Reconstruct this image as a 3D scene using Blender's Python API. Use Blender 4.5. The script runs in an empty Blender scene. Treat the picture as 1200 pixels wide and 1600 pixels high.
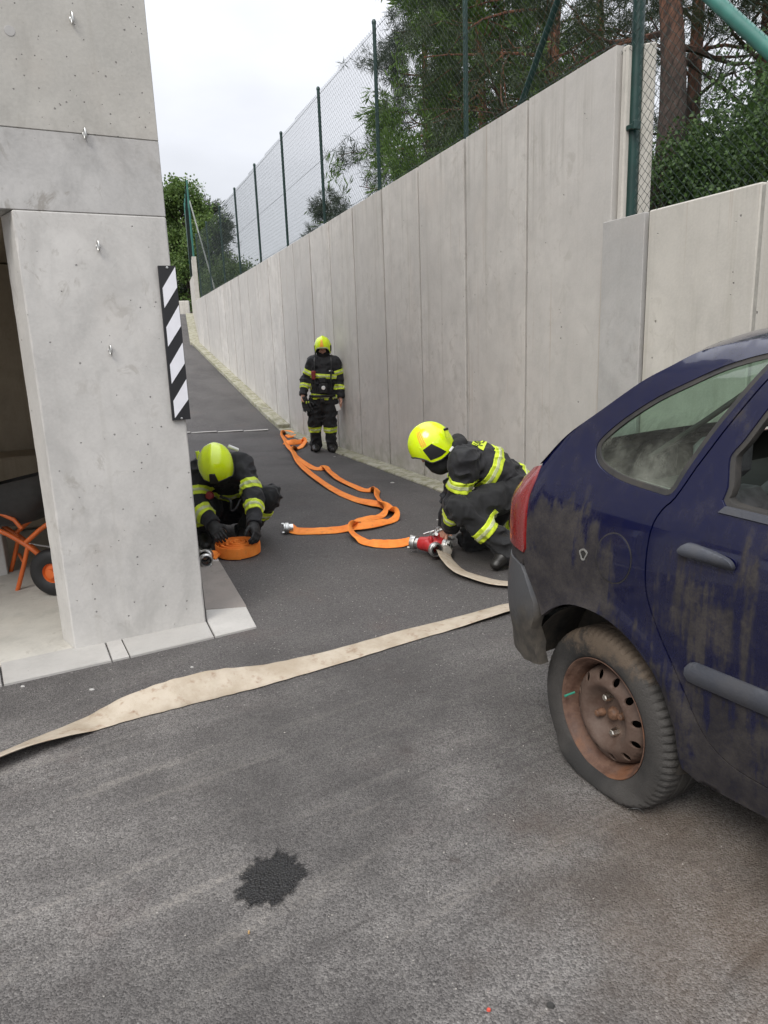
import bpy, bmesh, math, random
import numpy as np
from math import sin, cos, pi, radians, sqrt, atan, degrees
from mathutils import Vector, Matrix
from mathutils.geometry import delaunay_2d_cdt
random.seed(7); rng = np.random.default_rng(7)
SC = bpy.context.scene; COL = SC.collection

# ---------------------------------------------------------------- camera, world, sun, exposure
FPX, CAMH = 1110.0, 1.6
PITCH = atan(FPX/4750); ROLL = radians(2.1)
R0 = np.array([1., 0, 0]); FW = np.array([0, cos(PITCH), -sin(PITCH)]); U0 = np.array([0, sin(PITCH), cos(PITCH)])
RT = R0*cos(ROLL)-U0*sin(ROLL); UP = U0*cos(ROLL)+R0*sin(ROLL); CP = np.array([0, 0, CAMH])
cam = bpy.data.cameras.new('camera'); camo = bpy.data.objects.new('camera', cam); COL.objects.link(camo)
cam.sensor_fit = 'VERTICAL'; cam.sensor_height = 36; cam.sensor_width = 27; cam.lens = 36*FPX/1600
cam.clip_end = 1000; cam.clip_start = .05
camo.matrix_world = Matrix(((RT[0], UP[0], -FW[0], CP[0]), (RT[1], UP[1], -FW[1], CP[1]), (RT[2], UP[2], -FW[2], CP[2]), (0, 0, 0, 1)))
SC.camera = camo
SUN_EL, SUN_AZ = 48, 206     # sun behind thin cloud; azimuth clockwise from +Y
w = bpy.data.worlds.new('World'); SC.world = w; w.use_nodes = True
nt = w.node_tree; nt.nodes.clear()
def wn(t, **k):
    n = nt.nodes.new(t)
    for a, b in k.items(): setattr(n, a, b)
    return n
L = nt.links.new
tc = wn('ShaderNodeTexCoord'); sep = wn('ShaderNodeSeparateXYZ'); L(tc.outputs['Generated'], sep.inputs[0])
sky = wn('ShaderNodeTexSky'); sky.sky_type = 'NISHITA'; sky.sun_disc = False
sky.sun_elevation = radians(SUN_EL); sky.sun_rotation = radians(SUN_AZ)
pz = wn('ShaderNodeMath', operation='POWER', use_clamp=True); L(sep.outputs[2], pz.inputs[0]); pz.inputs[1].default_value = 1.5
mr = wn('ShaderNodeMapRange'); L(pz.outputs[0], mr.inputs[0])      # overcast: brighter towards the zenith
mr.inputs[1].default_value = 0; mr.inputs[2].default_value = 1; mr.inputs[3].default_value = 5.1; mr.inputs[4].default_value = 20
noi = wn('ShaderNodeTexNoise'); noi.inputs['Scale'].default_value = 2.6; noi.inputs['Detail'].default_value = 5
mp = wn('ShaderNodeMapping'); mp.inputs['Scale'].default_value = (1, 1, 2.5); L(tc.outputs['Generated'], mp.inputs[0]); L(mp.outputs[0], noi.inputs['Vector'])
cr = wn('ShaderNodeMapRange'); L(noi.outputs[0], cr.inputs[0]); cr.inputs[1].default_value = .3; cr.inputs[2].default_value = .7; cr.inputs[3].default_value = .86; cr.inputs[4].default_value = 1.10
mu = wn('ShaderNodeMath', operation='MULTIPLY'); L(mr.outputs[0], mu.inputs[0]); L(cr.outputs[0], mu.inputs[1])
cl = wn('ShaderNodeVectorMath', operation='SCALE'); cl.inputs[0].default_value = (.972, .988, 1.04); L(mu.outputs[0], cl.inputs['Scale'])
mx = wn('ShaderNodeMix', data_type='RGBA'); mx.inputs['Factor'].default_value = .9
L(sky.outputs[0], mx.inputs['A']); L(cl.outputs[0], mx.inputs['B'])
bg = wn('ShaderNodeBackground'); bg.inputs['Strength'].default_value = .1; L(mx.outputs['Result'], bg.inputs[0])
wo = wn('ShaderNodeOutputWorld'); L(bg.outputs[0], wo.inputs[0])
sl = bpy.data.lights.new('sun', 'SUN'); sl.energy = 1.5; sl.angle = radians(26); sl.color = (1, .95, .87)
so = bpy.data.objects.new('sun', sl); COL.objects.link(so)
so.rotation_euler = (radians(90-SUN_EL), 0, radians(180-SUN_AZ)) ; so.location = (0, 0, 30)
# aim: direction towards the sun
sd = Vector((sin(radians(SUN_AZ))*cos(radians(SUN_EL)), cos(radians(SUN_AZ))*cos(radians(SUN_EL)), sin(radians(SUN_EL))))
so.rotation_euler = (-sd).to_track_quat('-Z', 'Y').to_euler()
SC.view_settings.view_transform = 'Standard'; SC.view_settings.look = 'None'
SC.view_settings.gamma = 1; SC.view_settings.use_curve_mapping = False; SC.view_settings.exposure = 0.50
SC.render.engine = 'CYCLES'; SC.cycles.max_bounces = 6; SC.cycles.transparent_max_bounces = 16

# ---------------------------------------------------------------- measuring helpers (photo pixel -> place)
def ray(x, y): return FW+(x-600)/FPX*RT-(y-800)/FPX*UP
def gnd(x, y, z=0.0):
    r = ray(x, y); return CP+r*((z-CAMH)/r[2])
def at(x, y, Y):
    r = ray(x, y); return CP+r*(Y/r[1])
def onplane(x, y, P, n):
    r = ray(x, y); return CP+r*(np.dot(np.asarray(P)-CP, n)/np.dot(r, n))

# ---------------------------------------------------------------- object helpers
def tag(o, label=None, cat=None, group=None, kind=None):
    if label: o['label'] = label
    if cat: o['category'] = cat
    if group: o['group'] = group
    if kind: o['kind'] = kind
    return o
def empty(name, loc=(0, 0, 0)):
    o = bpy.data.objects.new(name, None); COL.objects.link(o); o.location = [float(v) for v in loc]; o.empty_display_size = .1
    return o
def raw_mesh(name, V, F):
    """V (n,3) array, F list of index arrays each (m,k)"""
    me = bpy.data.meshes.new(name)
    V = np.asarray(V, dtype=np.float32).reshape(-1, 3)
    if not isinstance(F, (list, tuple)) or (len(F) and np.asarray(F[0]).ndim == 1): F = group_faces(F)
    F = [np.asarray(f, dtype=np.int32) for f in F if len(f)]
    me.vertices.add(len(V)); me.vertices.foreach_set('co', V.ravel())
    nl = sum(f.size for f in F); npoly = sum(len(f) for f in F)
    me.loops.add(nl); me.polygons.add(npoly)
    me.loops.foreach_set('vertex_index', np.concatenate([f.ravel() for f in F]))
    tot = np.concatenate([np.full(len(f), f.shape[1], dtype=np.int32) for f in F])
    st = np.concatenate([[0], np.cumsum(tot)[:-1]]).astype(np.int32)
    me.polygons.foreach_set('loop_start', st); me.polygons.foreach_set('loop_total', tot)
    me.update(calc_edges=True); me.validate()
    return me
def group_faces(F):
    d = {}
    for f in F: d.setdefault(len(f), []).append(list(f))
    return [np.array(v) for v in d.values()]
def obj(name, V, F, mat, parent=None, smooth=None, kind=None):
    me = raw_mesh(name, V, F)
    return link(name, me, mat, parent, smooth, kind)
def link(name, me, mat, parent=None, smooth=None, kind=None):
    o = bpy.data.objects.new(name, me); COL.objects.link(o)
    if mat is not None and not me.materials: me.materials.append(mat)
    if smooth is not None and len(me.polygons):
        me.polygons.foreach_set('use_smooth', np.ones(len(me.polygons), dtype=bool))
        if smooth < 180: me.set_sharp_from_angle(angle=radians(smooth))
    elif smooth is None and len(me.polygons): me.polygons.foreach_set('use_smooth', np.zeros(len(me.polygons), dtype=bool))
    if parent is not None:
        o.parent = parent
        o.matrix_parent_inverse = Matrix.Translation(parent.location).inverted()
    if kind: o['kind'] = kind
    return o
class MB:
    def __init__(s): s.V = []; s.F = []
    def add(s, V, F):
        n = len(s.V); s.V += [tuple(map(float, v)) for v in V]; s.F += [[i+n for i in f] for f in F]; return s
    def prism(s, base, top):
        n = len(base)
        F = [list(range(n))[::-1], [n+i for i in range(n)]]+[[i, (i+1) % n, n+(i+1) % n, n+i] for i in range(n)]
        return s.add(list(base)+list(top), F)
    def box(s, c, ax, ay, az, ch=0.0):
        """centre and three half-axis vectors; ch = chamfer in metres"""
        c, ax, ay, az = map(np.asarray, (c, ax, ay, az))
        if ch <= 0:
            V = [c+i*ax+j*ay+k*az for k in (-1, 1) for j in (-1, 1) for i in (-1, 1)]
            return s.add(V, [[0, 2, 3, 1], [4, 5, 7, 6], [0, 1, 5, 4], [2, 6, 7, 3], [0, 4, 6, 2], [1, 3, 7, 5]])
        H = [np.linalg.norm(a) for a in (ax, ay, az)]; E = [a/h for a, h in zip((ax, ay, az), H)]
        V = []; idx = {}
        for sx in (-1, 1):
            for sy in (-1, 1):
                for sz in (-1, 1):
                    sg = (sx, sy, sz)
                    for a in range(3):
                        v = c.astype(float).copy()
                        for b in range(3): v = v+E[b]*sg[b]*(H[b]-(0 if a == b else ch))
                        idx[(sg, a)] = len(V); V.append(v)
        F = []
        for a in range(3):
            b, d = (a+1) % 3, (a+2) % 3
            for sa in (-1, 1):
                q = []
                for sb, sdd in ((-1, -1), (1, -1), (1, 1), (-1, 1)):
                    g = [0, 0, 0]; g[a] = sa; g[b] = sb; g[d] = sdd; q.append(idx[(tuple(g), a)])
                F.append(q if sa > 0 else q[::-1])
            for sb in (-1, 1):
                for sdd in (-1, 1):
                    g0 = [0, 0, 0]; g1 = [0, 0, 0]; g0[a] = -1; g1[a] = 1
                    for g in (g0, g1): g[b] = sb; g[d] = sdd
                    q = [idx[(tuple(g0), b)], idx[(tuple(g1), b)], idx[(tuple(g1), d)], idx[(tuple(g0), d)]]
                    F.append(q if sb*sdd > 0 else q[::-1])
        for sx in (-1, 1):
            for sy in (-1, 1):
                for sz in (-1, 1):
                    q = [idx[((sx, sy, sz), a)] for a in range(3)]
                    F.append(q if sx*sy*sz > 0 else q[::-1])
        return s.add(V, F)
    def tube(s, pts, r, n=10, cap=True, closed=False):
        pts = [np.asarray(p, float) for p in pts]; m = len(pts)
        rs = r if hasattr(r, '__len__') else [r]*m
        T = []
        for i in range(m):
            if closed: t = pts[(i+1) % m]-pts[i-1]
            else: t = pts[min(i+1, m-1)]-pts[max(i-1, 0)]
            T.append(t/(np.linalg.norm(t)+1e-9))
        a = np.array([0, 0, 1.]) if abs(T[0][2]) < .9 else np.array([1., 0, 0])
        V = []
        for i in range(m):
            u = a-T[i]*np.dot(a, T[i]); u /= np.linalg.norm(u); v = np.cross(T[i], u); a = u
            for k in range(n):
                an = 2*pi*k/n; V.append(pts[i]+rs[i]*(cos(an)*u+sin(an)*v))
        F = []
        for i in range(m if closed else m-1):
            j = (i+1) % m
            for k in range(n): F.append([i*n+k, i*n+(k+1) % n, j*n+(k+1) % n, j*n+k])
        if cap and not closed: F += [list(range(n))[::-1], [(m-1)*n+k for k in range(n)]]
        return s.add(V, F)
    def lathe(s, prof, c, axis, n=32, cap=False, u=None):
        """prof: list of (r, h) along axis from c"""
        axis = np.asarray(axis, float); axis = axis/np.linalg.norm(axis)
        if u is None:
            u = np.array([0, 0, 1.]) if abs(axis[2]) < .9 else np.array([1., 0, 0])
        u = u-axis*np.dot(u, axis); u = u/np.linalg.norm(u); v = np.cross(axis, u); c = np.asarray(c, float)
        V = []; F = []
        for r, h in prof:
            for k in range(n):
                an = 2*pi*k/n; V.append(c+axis*h+r*(cos(an)*u+sin(an)*v))
        for i in range(len(prof)-1):
            for k in range(n): F.append([i*n+k, i*n+(k+1) % n, (i+1)*n+(k+1) % n, (i+1)*n+k])
        if cap: F += [list(range(n))[::-1], [(len(prof)-1)*n+k for k in range(n)]]
        return s.add(V, F)
    def build(s, name, mat, parent=None, smooth=None, kind=None, fix=True):
        me = raw_mesh(name, np.array(s.V), s.F)
        if fix:
            bm = bmesh.new(); bm.from_mesh(me); bmesh.ops.recalc_face_normals(bm, faces=bm.faces); bm.to_mesh(me); bm.free()
        return link(name, me, mat, parent, smooth, kind)
def catmull(P, n=8):
    P = [np.asarray(p, float) for p in P]; Q = [2*P[0]-P[1]]+P+[2*P[-1]-P[-2]]; out = []
    for i in range(1, len(Q)-2):
        for k in range(n):
            t = k/n; a, b, c, d = Q[i-1], Q[i], Q[i+1], Q[i+2]
            out.append(.5*((2*b)+(c-a)*t+(2*a-5*b+4*c-d)*t*t+(3*b-a-3*c+d)*t**3))
    out.append(P[-1]); return out
def copy_thing(o, loc=None):
    """a thing or part with its own children, meshes shared"""
    def cp(src, par):
        n = src.copy(); COL.objects.link(n)
        if par is not None: n.parent = par
        for ch in list(src.children): cp(ch, n)
        return n
    return cp(o, None)
def nrm(v): v = np.asarray(v, float); return v/np.linalg.norm(v)

# ---------------------------------------------------------------- material helper
class M:
    def __init__(s, name, rough=.8, **bs):
        s.m = bpy.data.materials.new(name); s.m.use_nodes = True; s.nt = s.m.node_tree
        s.b = s.nt.nodes['Principled BSDF']; s.b.inputs['Roughness'].default_value = rough
        for k, v in bs.items(): s.b.inputs[k.replace('_', ' ')].default_value = v
        s._pos = None
    def n(s, t, ins=None, **props):
        n = s.nt.nodes.new(t)
        for k, v in props.items(): setattr(n, k, v)
        if ins:
            for k, v in ins.items(): s.put(n.inputs[k], v)
        return n
    def put(s, sock, v):
        if isinstance(v, bpy.types.NodeSocket): s.nt.links.new(v, sock)
        else:
            if isinstance(v, (tuple, list)) and sock.type == 'RGBA' and len(v) == 3: v = (*v, 1)
            sock.default_value = v
    def pos(s, obj=False):
        if obj: return s.n('ShaderNodeTexCoord').outputs['Object']
        if s._pos is None: s._pos = s.n('ShaderNodeNewGeometry').outputs['Position']
        return s._pos
    def rnd(s): return s.n('ShaderNodeObjectInfo').outputs['Random']
    def mapv(s, v, scale=(1, 1, 1), loc=(0, 0, 0), rot=(0, 0, 0)):
        return s.n('ShaderNodeMapping', {0: v, 'Scale': scale, 'Location': loc, 'Rotation': rot}).outputs[0]
    def noise(s, v, scale, detail=4, rough=.55, dist=0):
        return s.n('ShaderNodeTexNoise', {'Vector': v, 'Scale': scale, 'Detail': detail, 'Roughness': rough, 'Distortion': dist}).outputs[0]
    def vor(s, v, scale, out='Distance', feature='F1', rnd=1.0):
        return s.n('ShaderNodeTexVoronoi', {'Vector': v, 'Scale': scale, 'Randomness': rnd}, feature=feature).outputs[out]
    def ramp(s, v, a, b, lo=0.0, hi=1.0, smooth=True):
        return s.n('ShaderNodeMapRange', {0: v, 1: a, 2: b, 3: lo, 4: hi}, interpolation_type='SMOOTHSTEP' if smooth else 'LINEAR').outputs[0]
    def math(s, op, a, b=0.0, c=0.0):
        return s.n('ShaderNodeMath', {0: a, 1: b, 2: c}, operation=op).outputs[0]
    def mix(s, f, a, b, blend='MIX'):
        n = s.n('ShaderNodeMix', data_type='RGBA', blend_type=blend)
        s.put(n.inputs['Factor'], f); s.put(n.inputs['A'], a); s.put(n.inputs['B'], b); return n.outputs['Result']
    def xyz(s, v):
        o = s.n('ShaderNodeSeparateXYZ', {0: v}).outputs; return o[0], o[1], o[2]
    def col(s, v): s.put(s.b.inputs['Base Color'], v); return s
    def rough(s, v): s.put(s.b.inputs['Roughness'], v); return s
    def bump(s, h, dist=.01, strength=1.0, prev=None):
        n = s.n('ShaderNodeBump', {'Height': h, 'Distance': dist, 'Strength': strength})
        if prev is not None: s.put(n.inputs['Normal'], prev)
        s.put(s.b.inputs['Normal'], n.outputs[0]); return n.outputs[0]
def simple(name, c, rough=.6, var=.12, scale=18, bump=0, **bs):
    m = M(name, rough, **bs); p = m.pos()
    n = m.noise(p, scale, 5)
    m.col(m.mix(m.ramp(n, .3, .7), tuple(x*(1-var) for x in c), tuple(min(1, x*(1+var)) for x in c)))
    if bump: m.bump(m.noise(p, scale*4, 3), bump)
    return m.m

def concrete(name, base, pits=1.0, streak=.5, stain=.5, pit_scale=26, moss=0.0, panel_var=.06, runs=0):
    m = M(name, .85); p = m.pos(); x, y, z = m.xyz(p)
    r = m.rnd()
    big = m.noise(p, 1.1, 5, .6); mid = m.noise(p, 5.5, 6, .62); fine = m.noise(p, 60, 4, .6)
    c = m.mix(m.ramp(big, .32, .68), tuple(v*.86 for v in base), tuple(v*1.08 for v in base))
    c = m.mix(m.ramp(mid, .35, .7, 0, .7), c, tuple(v*.78 for v in base))
    c = m.mix(m.ramp(fine, .3, .7, 0, .22), c, tuple(v*1.18 for v in base))
    st = m.noise(m.mapv(p, (9, 9, .30)), 1.0, 5, .65)
    c = m.mix(m.math('MULTIPLY', m.ramp(st, .54, .76), streak*.5), c, (base[0]*.58, base[1]*.56, base[2]*.5))
    sn = m.noise(m.mapv(p, (1, 1, .6), (3.1, 7.7, 1.3)), 3.0, 6, .65, .6)
    c = m.mix(m.math('MULTIPLY', m.ramp(sn, .50, .70), stain*.42), c, tuple(v*.55 for v in base))
    wc = m.noise(m.mapv(p, (1, 1, .8), (13.1, 2.7, 5.3)), 2.2, 4, .5)
    c = m.mix(m.ramp(wc, .55, .75, 0, .2), c, (base[0]*1.1, base[1]*1.02, base[2]*.96))
    bl = m.noise(m.mapv(p, (1, 1, .7), (7.7, 3.9, 2.2)), 8.5, 5, .7, .8)
    c = m.mix(m.math('MULTIPLY', m.math('MULTIPLY', m.ramp(bl, .54, .66), m.ramp(big, .45, .6)), min(.75, stain*.5)), c, (base[0]*.50, base[1]*.47, base[2]*.42))
    c = m.mix(m.ramp(r, 0, 1, 0, panel_var*3), c, tuple(v*.7 for v in base))
    if runs:                                    # water runs below the wall head, algae and splash at the foot
        rn = m.noise(m.mapv(p, (9, 9, .22), (2, 5, 1)), 1.0, 6, .72)
        zt = m.math('ADD', z, m.math('MULTIPLY', m.noise(p, 3, 3), .8))
        c = m.mix(m.math('MULTIPLY', m.math('MULTIPLY', m.ramp(zt, runs-.75, runs+.35), m.math('MULTIPLY', m.ramp(rn, .48, .70), m.ramp(big, .40, .60, .25, 1))), .55), c, (.17, .155, .125))
        c = m.mix(m.math('MULTIPLY', m.math('MULTIPLY', m.ramp(zt, .85, .30), m.ramp(mid, .35, .6)), .5), c, (.25, .245, .16))
        rs2 = m.noise(m.mapv(p, (30, 30, .5), (9, 1, 4)), 1.0, 3, .5)
        c = m.mix(m.math('MULTIPLY', m.ramp(rs2, .64, .74), .35), c, (.33, .25, .18))
    h = m.math('MULTIPLY', fine, .25)
    if pits:
        jit = m.n('ShaderNodeTexVoronoi', {'Vector': p, 'Scale': pit_scale})
        size = m.math('MULTIPLY', m.n('ShaderNodeSeparateColor', {0: jit.outputs['Color']}).outputs[0], 1)
        thr = m.ramp(size, .50, 1.0, -.02, .15*pits, False)
        pit = m.ramp(m.math('SUBTRACT', jit.outputs['Distance'], thr), -.03, .02, 1, 0)
        c = m.mix(m.math('MULTIPLY', pit, .75), c, tuple(v*.3 for v in base))
        h = m.math('SUBTRACT', h, m.math('MULTIPLY', pit, 1.2))
    if moss:
        mo = m.noise(p, 9, 5, .7)
        c = m.mix(m.math('MULTIPLY', m.ramp(mo, .4, .62), moss), c, (.17, .165, .08))
    m.col(c); m.bump(h, .004)
    return m.m
MAT = {}
MAT['wall'] = concrete('precast concrete', (.575, .553, .52), pits=.6, streak=1.05, stain=.8, pit_scale=11, panel_var=.15, runs=3.5)
MAT['lowwall'] = concrete('lower wall concrete', (.56, .535, .485), pits=.9, streak=.9, stain=.5, pit_scale=16, runs=2.5)
MAT['patch'] = concrete('grey repair render', (.44, .43, .415), pits=.2, streak=.4, stain=.6)
MAT['pillar'] = concrete('cast concrete', (.545, .53, .505), pits=.95, streak=.45, stain=1.0, pit_scale=27)
MAT['beam'] = concrete('smooth cast concrete', (.445, .435, .42), pits=.4, streak=.7, stain=1.3)
MAT['upper'] = concrete('pitted cast concrete', (.445, .43, .395), pits=1.25, streak=.5, stain=1.3, pit_scale=40)
MAT['slab'] = concrete('paving concrete', (.455, .44, .415), pits=.5, streak=0, stain=.5, panel_var=.15)
MAT['slabdirty'] = concrete('stained paving concrete', (.25, .225, .205), pits=.6, streak=0, stain=1.4, panel_var=.1)
MAT['gfloor'] = concrete('garage floor concrete', (.52, .50, .45), pits=.4, streak=0, stain=.9)
MAT['kerb'] = concrete('mossy kerb concrete', (.40, .385, .31), pits=.5, streak=0, stain=.7, moss=.75, panel_var=.15)
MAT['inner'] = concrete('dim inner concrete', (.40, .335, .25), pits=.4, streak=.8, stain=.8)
MAT['joint'] = simple('joint sealant', (.035, .034, .032), .9)
MAT['jointpale'] = simple('pale mortar', (.33, .32, .29), .9)

def asphalt():
    m = M('asphalt', .82); p = m.pos(); x, y, z = m.xyz(p)
    flat = m.mapv(p, (1, 1, .2))
    cell = m.n('ShaderNodeTexVoronoi', {'Vector': flat, 'Scale': 185.0})
    val = m.n('ShaderNodeSeparateColor', {0: cell.outputs['Color']}).outputs[0]
    cell2 = m.n('ShaderNodeTexVoronoi', {'Vector': flat, 'Scale': 62.0})
    val2 = m.n('ShaderNodeSeparateColor', {0: cell2.outputs['Color']}).outputs[1]
    fine = m.noise(flat, 320, 3, .6)
    base = m.mix(m.ramp(val, 0, 1, 0, 1, False), (.042, .039, .038), (.150, .141, .136))
    base = m.mix(m.ramp(fine, .3, .7, 0, .55), base, (.088, .080, .077))
    # pale chips here and there
    base = m.mix(m.math('MULTIPLY', m.ramp(val2, .94, .97), m.ramp(cell2.outputs['Distance'], .1, .34, 1, 0)), base, (.42, .40, .37))
    base = m.mix(m.math('MULTIPLY', m.ramp(val2, .03, .0), m.ramp(cell2.outputs['Distance'], .1, .4, 1, 0)), base, (.012, .012, .012))
    # worn dusty yard in front, smoother and darker up the ramp
    big = m.noise(flat, .9, 6, .62, .4); mid = m.noise(m.mapv(flat, (1, 1, 1), (5, 9, 0)), 3.4, 5, .6)
    yn = m.math('ADD', y, m.math('MULTIPLY', m.math('SUBTRACT', big, .5), 3.0))
    yard = m.ramp(yn, 2.2, 4.2, 1, 0)
    dust = m.math('MULTIPLY', yard, m.ramp(mid, .3, .72, .22, .78))
    base = m.mix(dust, base, m.mix(m.ramp(val, 0, 1, 0, 1, False), (.105, .098, .093), (.33, .312, .293)))
    # dragged tyre streaks
    sv = m.mapv(m.mapv(flat, (1, 1, 1), (0, 0, 0), (0, 0, radians(-33))), (.55, 5.5, 1))
    stk = m.noise(sv, 1.5, 5, .65)
    base = m.mix(m.math('MULTIPLY', m.ramp(stk, .52, .72), m.math('MULTIPLY', yard, m.ramp(m.noise(flat, 55, 3, .6), .38, .62, .15, .85))), base, (.33, .305, .275))
    base = m.mix(m.math('MULTIPLY', m.ramp(stk, .44, .28), m.math('MULTIPLY', yard, .6)), base, (.05, .044, .041))
    # rusty soil near the car
    d = m.n('ShaderNodeVectorMath', {0: m.mapv(flat, (1, 1, 0)), 1: (1.02, 1.78, 0)}, operation='DISTANCE').outputs['Value']
    rs = m.math('MULTIPLY', m.ramp(m.math('ADD', d, m.math('MULTIPLY', m.math('SUBTRACT', mid, .5), 1.1)), .1, .85, 1, 0), .3)
    base = m.mix(rs, base, (.21, .135, .075))
    sp = m.noise(m.mapv(flat, (1, 1, 1), (2.2, .4, 0)), 6.5, 3, .5)
    base = m.mix(m.math('MULTIPLY', m.ramp(sp, .68, .76), .6), base, (.055, .042, .036))
    red = m.noise(m.mapv(flat, (1, 1, 1), (8.2, 3.4, 0)), 2.1, 4, .6)
    base = m.mix(m.math('MULTIPLY', m.ramp(red, .55, .75), .2), base, (.12, .075, .065))
    base = m.mix(m.ramp(m.noise(m.mapv(flat, (1, 1, 1), (3.3, 1.7, 0)), .8, 5, .6), .34, .6, .5, 0), base, (.036, .033, .032))
    m.col(base); m.rough(m.ramp(fine, .3, .7, .7, .95))
    h = m.math('ADD', m.math('MULTIPLY', cell.outputs['Distance'], -.8), m.math('MULTIPLY', fine, .5))
    m.bump(h, .006)
    return m.m
MAT['asphalt'] = asphalt()
def metal(name, c, rough=.35, dirt=.3):
    m = M(name, rough, Metallic=1.0); n = m.noise(m.pos(), 25, 4)
    m.col(m.mix(m.ramp(n, .4, .7, 0, dirt), c, tuple(v*.4 for v in c))); m.rough(m.ramp(n, .3, .7, rough*.8, rough*1.5)); return m.m
MAT['steel'] = metal('galvanised steel', (.62, .62, .6), .35)
MAT['alu'] = metal('dull aluminium', (.6, .6, .58), .4)
def paint(name, c, rough=.45, wear=.25, wc=(.15, .12, .1)):
    m = M(name, rough); p = m.pos(); n = m.noise(p, 40, 5, .65)
    c2 = m.mix(m.ramp(m.noise(p, 7, 4), .3, .7), tuple(v*.85 for v in c), tuple(min(1, v*1.12) for v in c))
    m.col(m.mix(m.ramp(n, .6, .75, 0, wear), c2, wc)); m.rough(m.ramp(n, .3, .7, rough*.8, rough*1.3)); return m.m
MAT['post'] = paint('dark green powder coat', (.006, .036, .030), .4, .1)
MAT['brace'] = paint('green powder coat', (.03, .15, .12), .4, .15)
MAT['wire'] = simple('green coated wire', (.022, .04, .034), .5)
MAT['signblack'] = simple('black sign face', (.012, .012, .014), .5)
MAT['signwhite'] = simple('white sign face', (.72, .72, .76), .4, .03)

# ================================================================ GROUND, RAMP
WU = .9756                                            # panel module of the retaining wall
J3 = np.array([.1, 9.89])*WU; WD = nrm([-.381, .925]); WN = np.array([-WD[1], WD[0]])   # along the wall; towards the road
def wp(s, off=0., z=0.):
    """s panels along the wall face, off metres towards the road"""
    q = J3+WD*WU*(s-3)+WN*off; return np.array([q[0], q[1], z])
def ramp_z(X, Y):
    s = (X-J3[0])*WD[0]+(Y-J3[1])*WD[1]
    s0 = (7.55-3)*WU; t = s-s0
    z = np.where(t > 0, .172*(np.sqrt(t*t+.25)-.5+t*0), 0)
    top = 3.45
    return np.where(z > top-.4, top-.4*np.exp(-(z-(top-.4))/.4), z)
def grid_sheet(name, xs, ys, zf, mat, kind='structure'):
    Xg, Yg = np.meshgrid(xs, ys); Z = zf(Xg, Yg); V = np.stack([Xg, Yg, Z], -1).reshape(-1, 3)
    nx, ny = len(xs), len(ys); i = np.arange(nx-1); j = np.arange(ny-1); I, J = np.meshgrid(i, j)
    a = (J*nx+I).ravel(); F = np.stack([a, a+1, a+nx+1, a+nx], -1)
    return obj(name, V, [F], mat, None, 60, kind)
xs = np.unique(np.concatenate([np.linspace(-300, -40, 14), np.linspace(-40, 12, 105), np.linspace(12, 300, 14)]))
ys = np.unique(np.concatenate([np.linspace(-300, -10, 12), np.linspace(-10, 60, 141), np.linspace(60, 400, 14)]))
grid_sheet('ground', xs, ys, lambda X, Y: ramp_z(X, Y)-.25*np.clip((X-J3[0])*-WN[0]+(Y-J3[1])*-WN[1]-.15, 0, 1)*(((X-J3[0])*WD[0]+(Y-J3[1])*WD[1]) < 15.2), MAT['asphalt'])

# wet patch and drain line
def wet_patch():
    c = gnd(424, 1374); ang = np.linspace(0, 2*pi, 160, endpoint=False)
    rr = 1+.09*np.sin(2*ang+.6)+.07*np.sin(5*ang+1.2)+.07*np.sin(9*ang+.3)+.05*np.sin(17*ang)+.045*rng.standard_normal(160)
    V = [(c[0], c[1], .004)]; F = []
    for k, fr in enumerate((.53, .85, 1.07)):
        for a, r in zip(ang, rr): V.append((c[0]+cos(a)*r*.097*fr, c[1]+sin(a)*r*.122*fr, .004))
    for a in range(160): F.append([0, 1+a, 1+(a+1) % 160])
    for k in range(2):
        for a in range(160): F.append([1+k*160+a, 1+(k+1)*160+a, 1+(k+1)*160+(a+1) % 160, 1+k*160+(a+1) % 160])
    m = M('wet asphalt', .5); p = m.pos(); ed = m.n('ShaderNodeAttribute', attribute_name='edge').outputs['Fac']; v = m.n('ShaderNodeTexVoronoi', {'Vector': p, 'Scale': 150.0})
    val = m.n('ShaderNodeSeparateColor', {0: v.outputs['Color']}).outputs[0]
    m.col(m.mix(m.ramp(val, 0, 1, 0, 1, False), (.005, .005, .006), (.018, .0175, .018))); m.bump(v.outputs['Distance'], -.006)
    al = m.ramp(m.math('ADD', ed, m.math('MULTIPLY', m.math('SUBTRACT', m.noise(p, 130, 4, .7), .5), .9)), .72, 1.02, 1, 0); tr_ = m.nt.nodes.new('ShaderNodeBsdfTransparent'); mx_ = m.nt.nodes.new('ShaderNodeMixShader')
    m.put(mx_.inputs[0], al); m.nt.links.new(tr_.outputs[0], mx_.inputs[1]); m.nt.links.new(m.b.outputs[0], mx_.inputs[2]); m.nt.links.new(mx_.outputs[0], m.nt.nodes['Material Output'].inputs[0])
    o = obj('wet_stain', V, F, m.m); at_ = o.data.attributes.new('edge', 'FLOAT', 'POINT'); at_.data.foreach_set('value', np.concatenate([[0], np.full(160, .5), np.full(160, .8), np.full(160, 1.0)]).astype(np.float32))
    tag(o, 'black wet oily stain with ragged edges on the foreground asphalt', 'stain')
wet_patch()
A0 = gnd(296, 683.5); A1 = gnd(421, 676); B0 = gnd(200, 689)
mb = MB(); d_ = nrm(A1-A0); n_ = np.array([-d_[1], d_[0], 0])
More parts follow.
